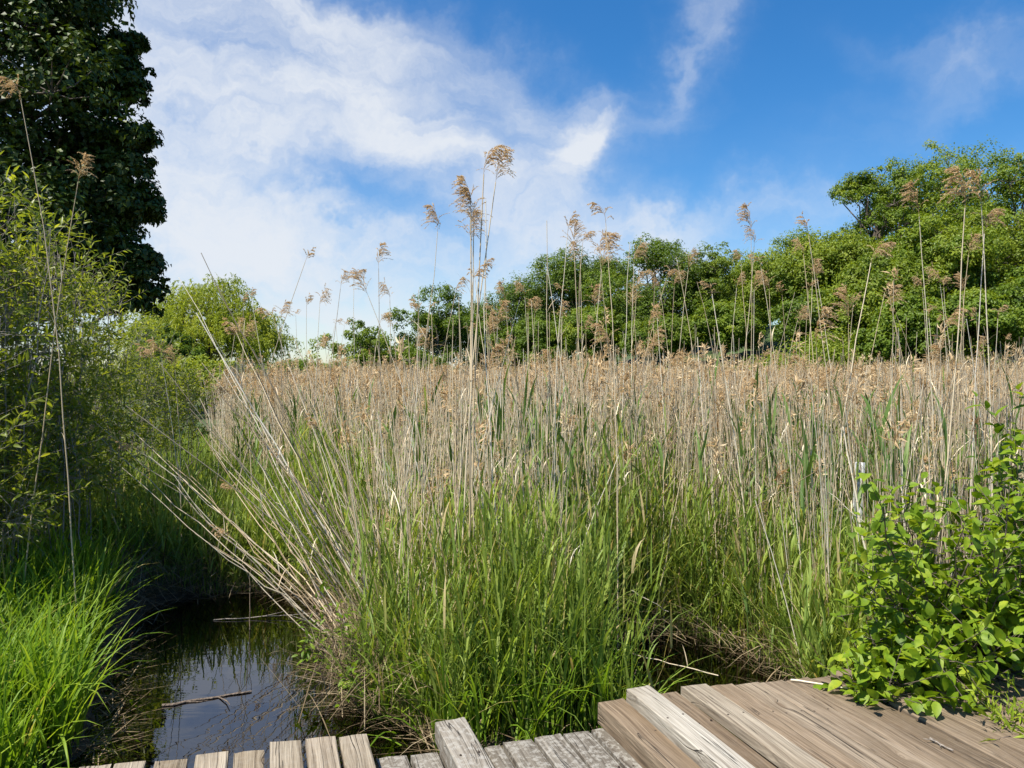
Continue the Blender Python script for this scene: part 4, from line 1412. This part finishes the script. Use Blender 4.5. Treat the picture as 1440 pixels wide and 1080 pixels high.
# -------------------------------------------------------------- sky and light
SUN_AZ, SUN_EL = math.radians(-128), math.radians(60)
sd = Vector((math.sin(SUN_AZ) * math.cos(SUN_EL), math.cos(SUN_AZ) * math.cos(SUN_EL), math.sin(SUN_EL)))
sun = bpy.data.lights.new('sun', 'SUN')
sun.energy = 5.0
sun.angle = math.radians(.5)
sun.color = (1.0, .93, .81)
so = bpy.data.objects.new('sun', sun)
COL.objects.link(so)
so.rotation_mode = 'QUATERNION'
so.rotation_quaternion = sd.to_track_quat('Z', 'Y')
so.location = (-20, 5, 30)

w = bpy.data.worlds.new('World')
SC.world = w
w.use_nodes = True
nt = w.node_tree
nt.nodes.clear()
out = nt.nodes.new('ShaderNodeOutputWorld')
sky = nt.nodes.new('ShaderNodeTexSky')
sky.sky_type = 'NISHITA'
sky.sun_disc = False
sky.sun_elevation = SUN_EL
sky.sun_rotation = SUN_AZ
sky.air_density = 1.0
sky.dust_density = .5
sky.ozone_density = 2.5
hs = N(nt, 'ShaderNodeHueSaturation', ins={'Hue': .503, 'Saturation': 1.47, 'Value': 1.0, 'Color': sky.outputs[0]})
bg = N(nt, 'ShaderNodeBackground', ins={'Color': hs.outputs[0], 'Strength': .088})
tc = N(nt, 'ShaderNodeTexCoord')
sp = N(nt, 'ShaderNodeSeparateXYZ', ins={0: tc.outputs['Generated']})
az = math_(nt, 'ARCTAN2', sp.outputs[0], sp.outputs[1])
el = math_(nt, 'ARCSINE', sp.outputs[2])
cv = N(nt, 'ShaderNodeCombineXYZ')
nt.links.new(az, cv.inputs[0])
nt.links.new(el, cv.inputs[1])
# bend the layout with noise so that cloud edges are torn
wn = N(nt, 'ShaderNodeTexNoise', ins={'Vector': cv.outputs[0], 'Scale': 4.0, 'Detail': 6.0, 'Roughness': .6})
wo = N(nt, 'ShaderNodeVectorMath', operation='SUBTRACT', ins={0: wn.outputs['Color'], 1: (.5, .5, .5)})
ws = N(nt, 'ShaderNodeVectorMath', operation='SCALE', ins={0: wo.outputs[0], 'Scale': .30})
wv = N(nt, 'ShaderNodeVectorMath', operation='ADD', ins={0: cv.outputs[0], 1: ws.outputs[0]}).outputs[0]


def bearing(px, py):
    x, y, z = (px - 720) / F, 1.0, (HOR - py) / F
    return math.atan2(x, y), math.asin(z / math.sqrt(x * x + y * y + z * z))


# cloud banks: (bearing column, row, long radius, short radius in pixels, tilt, weight)
BANKS = [(300, 150, 280, 130, -14, .46), (470, 90, 260, 80, -28, .34), (640, 240, 210, 44, -18, .5), (230, 230, 220, 80, -5, .3), (230, 360, 320, 70, 4, .34), (330, 470, 420, 90, 0, .36),
         (828, 210, 58, 36, 62, .8), (760, 150, 120, 60, -42, .36), (965, 40, 160, 50, 74, .26), (940, 100, 90, 20, 68, .2), (1330, 130, 190, 46, 14, .22), (1380, 70, 170, 34, -20, .2), (1020, 315, 280, 34, 6, .36), (700, 390, 330, 80, 0, .34),
         (1200, 420, 500, 90, 0, .2), (-300, 150, 500, 300, 0, .45), (490, 282, 120, 26, -16, -.34), (440, 20, 220, 50, -20, .28), (640, 60, 120, 60, -40, .16)]
tot = None
for px, py, a, b, rot, wt in BANKS:
    ca, ce = bearing(px, py)
    mp_ = N(nt, 'ShaderNodeMapping', vector_type='TEXTURE', ins={0: wv, 1: (ca, ce, 0), 2: (0, 0, math.radians(rot)), 3: (a / F, b / F, 1)})
    f2 = N(nt, 'ShaderNodeVectorMath', operation='MULTIPLY', ins={0: mp_.outputs[0], 1: (1, 1, 0)})
    ln = N(nt, 'ShaderNodeVectorMath', operation='LENGTH', ins={0: f2.outputs[0]}).outputs['Value']
    g = math_(nt, 'MULTIPLY', math_(nt, 'EXPONENT', math_(nt, 'MULTIPLY', math_(nt, 'MULTIPLY', ln, ln), -1.0)), wt)
    tot = g if tot is None else math_(nt, 'ADD', tot, g)
st = N(nt, 'ShaderNodeMapping', ins={0: wv, 2: (0, 0, math.radians(28)), 3: (2.2, 9.0, 1)})
n1 = N(nt, 'ShaderNodeTexNoise', ins={'Vector': st.outputs[0], 'Scale': 1.6, 'Detail': 9.0, 'Roughness': .6})
n2 = N(nt, 'ShaderNodeTexNoise', ins={'Vector': wv, 'Scale': 9.0, 'Detail': 8.0, 'Roughness': .62})
tex = math_(nt, 'ADD', math_(nt, 'MULTIPLY', n1.outputs[0], .65), math_(nt, 'MULTIPLY', n2.outputs[0], .35))
tex = N(nt, 'ShaderNodeMapRange', ins={0: tex, 1: .30, 2: .68, 3: .40, 4: 1.42}).outputs[0]
dens = math_(nt, 'MULTIPLY', tot, tex)
dens = N(nt, 'ShaderNodeMapRange', interpolation_type='SMOOTHSTEP', ins={0: dens, 1: .0, 2: 1.0, 3: .04, 4: .95}).outputs[0]
cb = N(nt, 'ShaderNodeBackground', ins={'Color': (.80, .84, .90, 1), 'Strength': .55})
mx = N(nt, 'ShaderNodeMixShader', ins={0: dens, 1: bg.outputs[0], 2: cb.outputs[0]})
nt.links.new(mx.outputs[0], out.inputs[0])

# ------------------------------------------------------------------ camera
cam = bpy.data.cameras.new('camera')
cam.sensor_width = 36.0
cam.lens = 36.0 * F / 1440.0
cam.shift_y = -10.0 / 1440.0
cam.clip_start = .05
cam.clip_end = 3000
co = bpy.data.objects.new('camera', cam)
COL.objects.link(co)
co.location = (0, 0, EYE)
co.rotation_euler = (PI / 2, 0, 0)
SC.camera = co
SC.view_settings.view_transform = 'Standard'
SC.view_settings.look = 'None'
SC.view_settings.exposure = .88
SC.view_settings.gamma = 1.0
c = SC.cycles
c.max_bounces = 8
c.diffuse_bounces = 3
c.glossy_bounces = 3
c.transmission_bounces = 5
c.transparent_max_bounces = 8
c.caustics_reflective = False
c.caustics_refractive = False
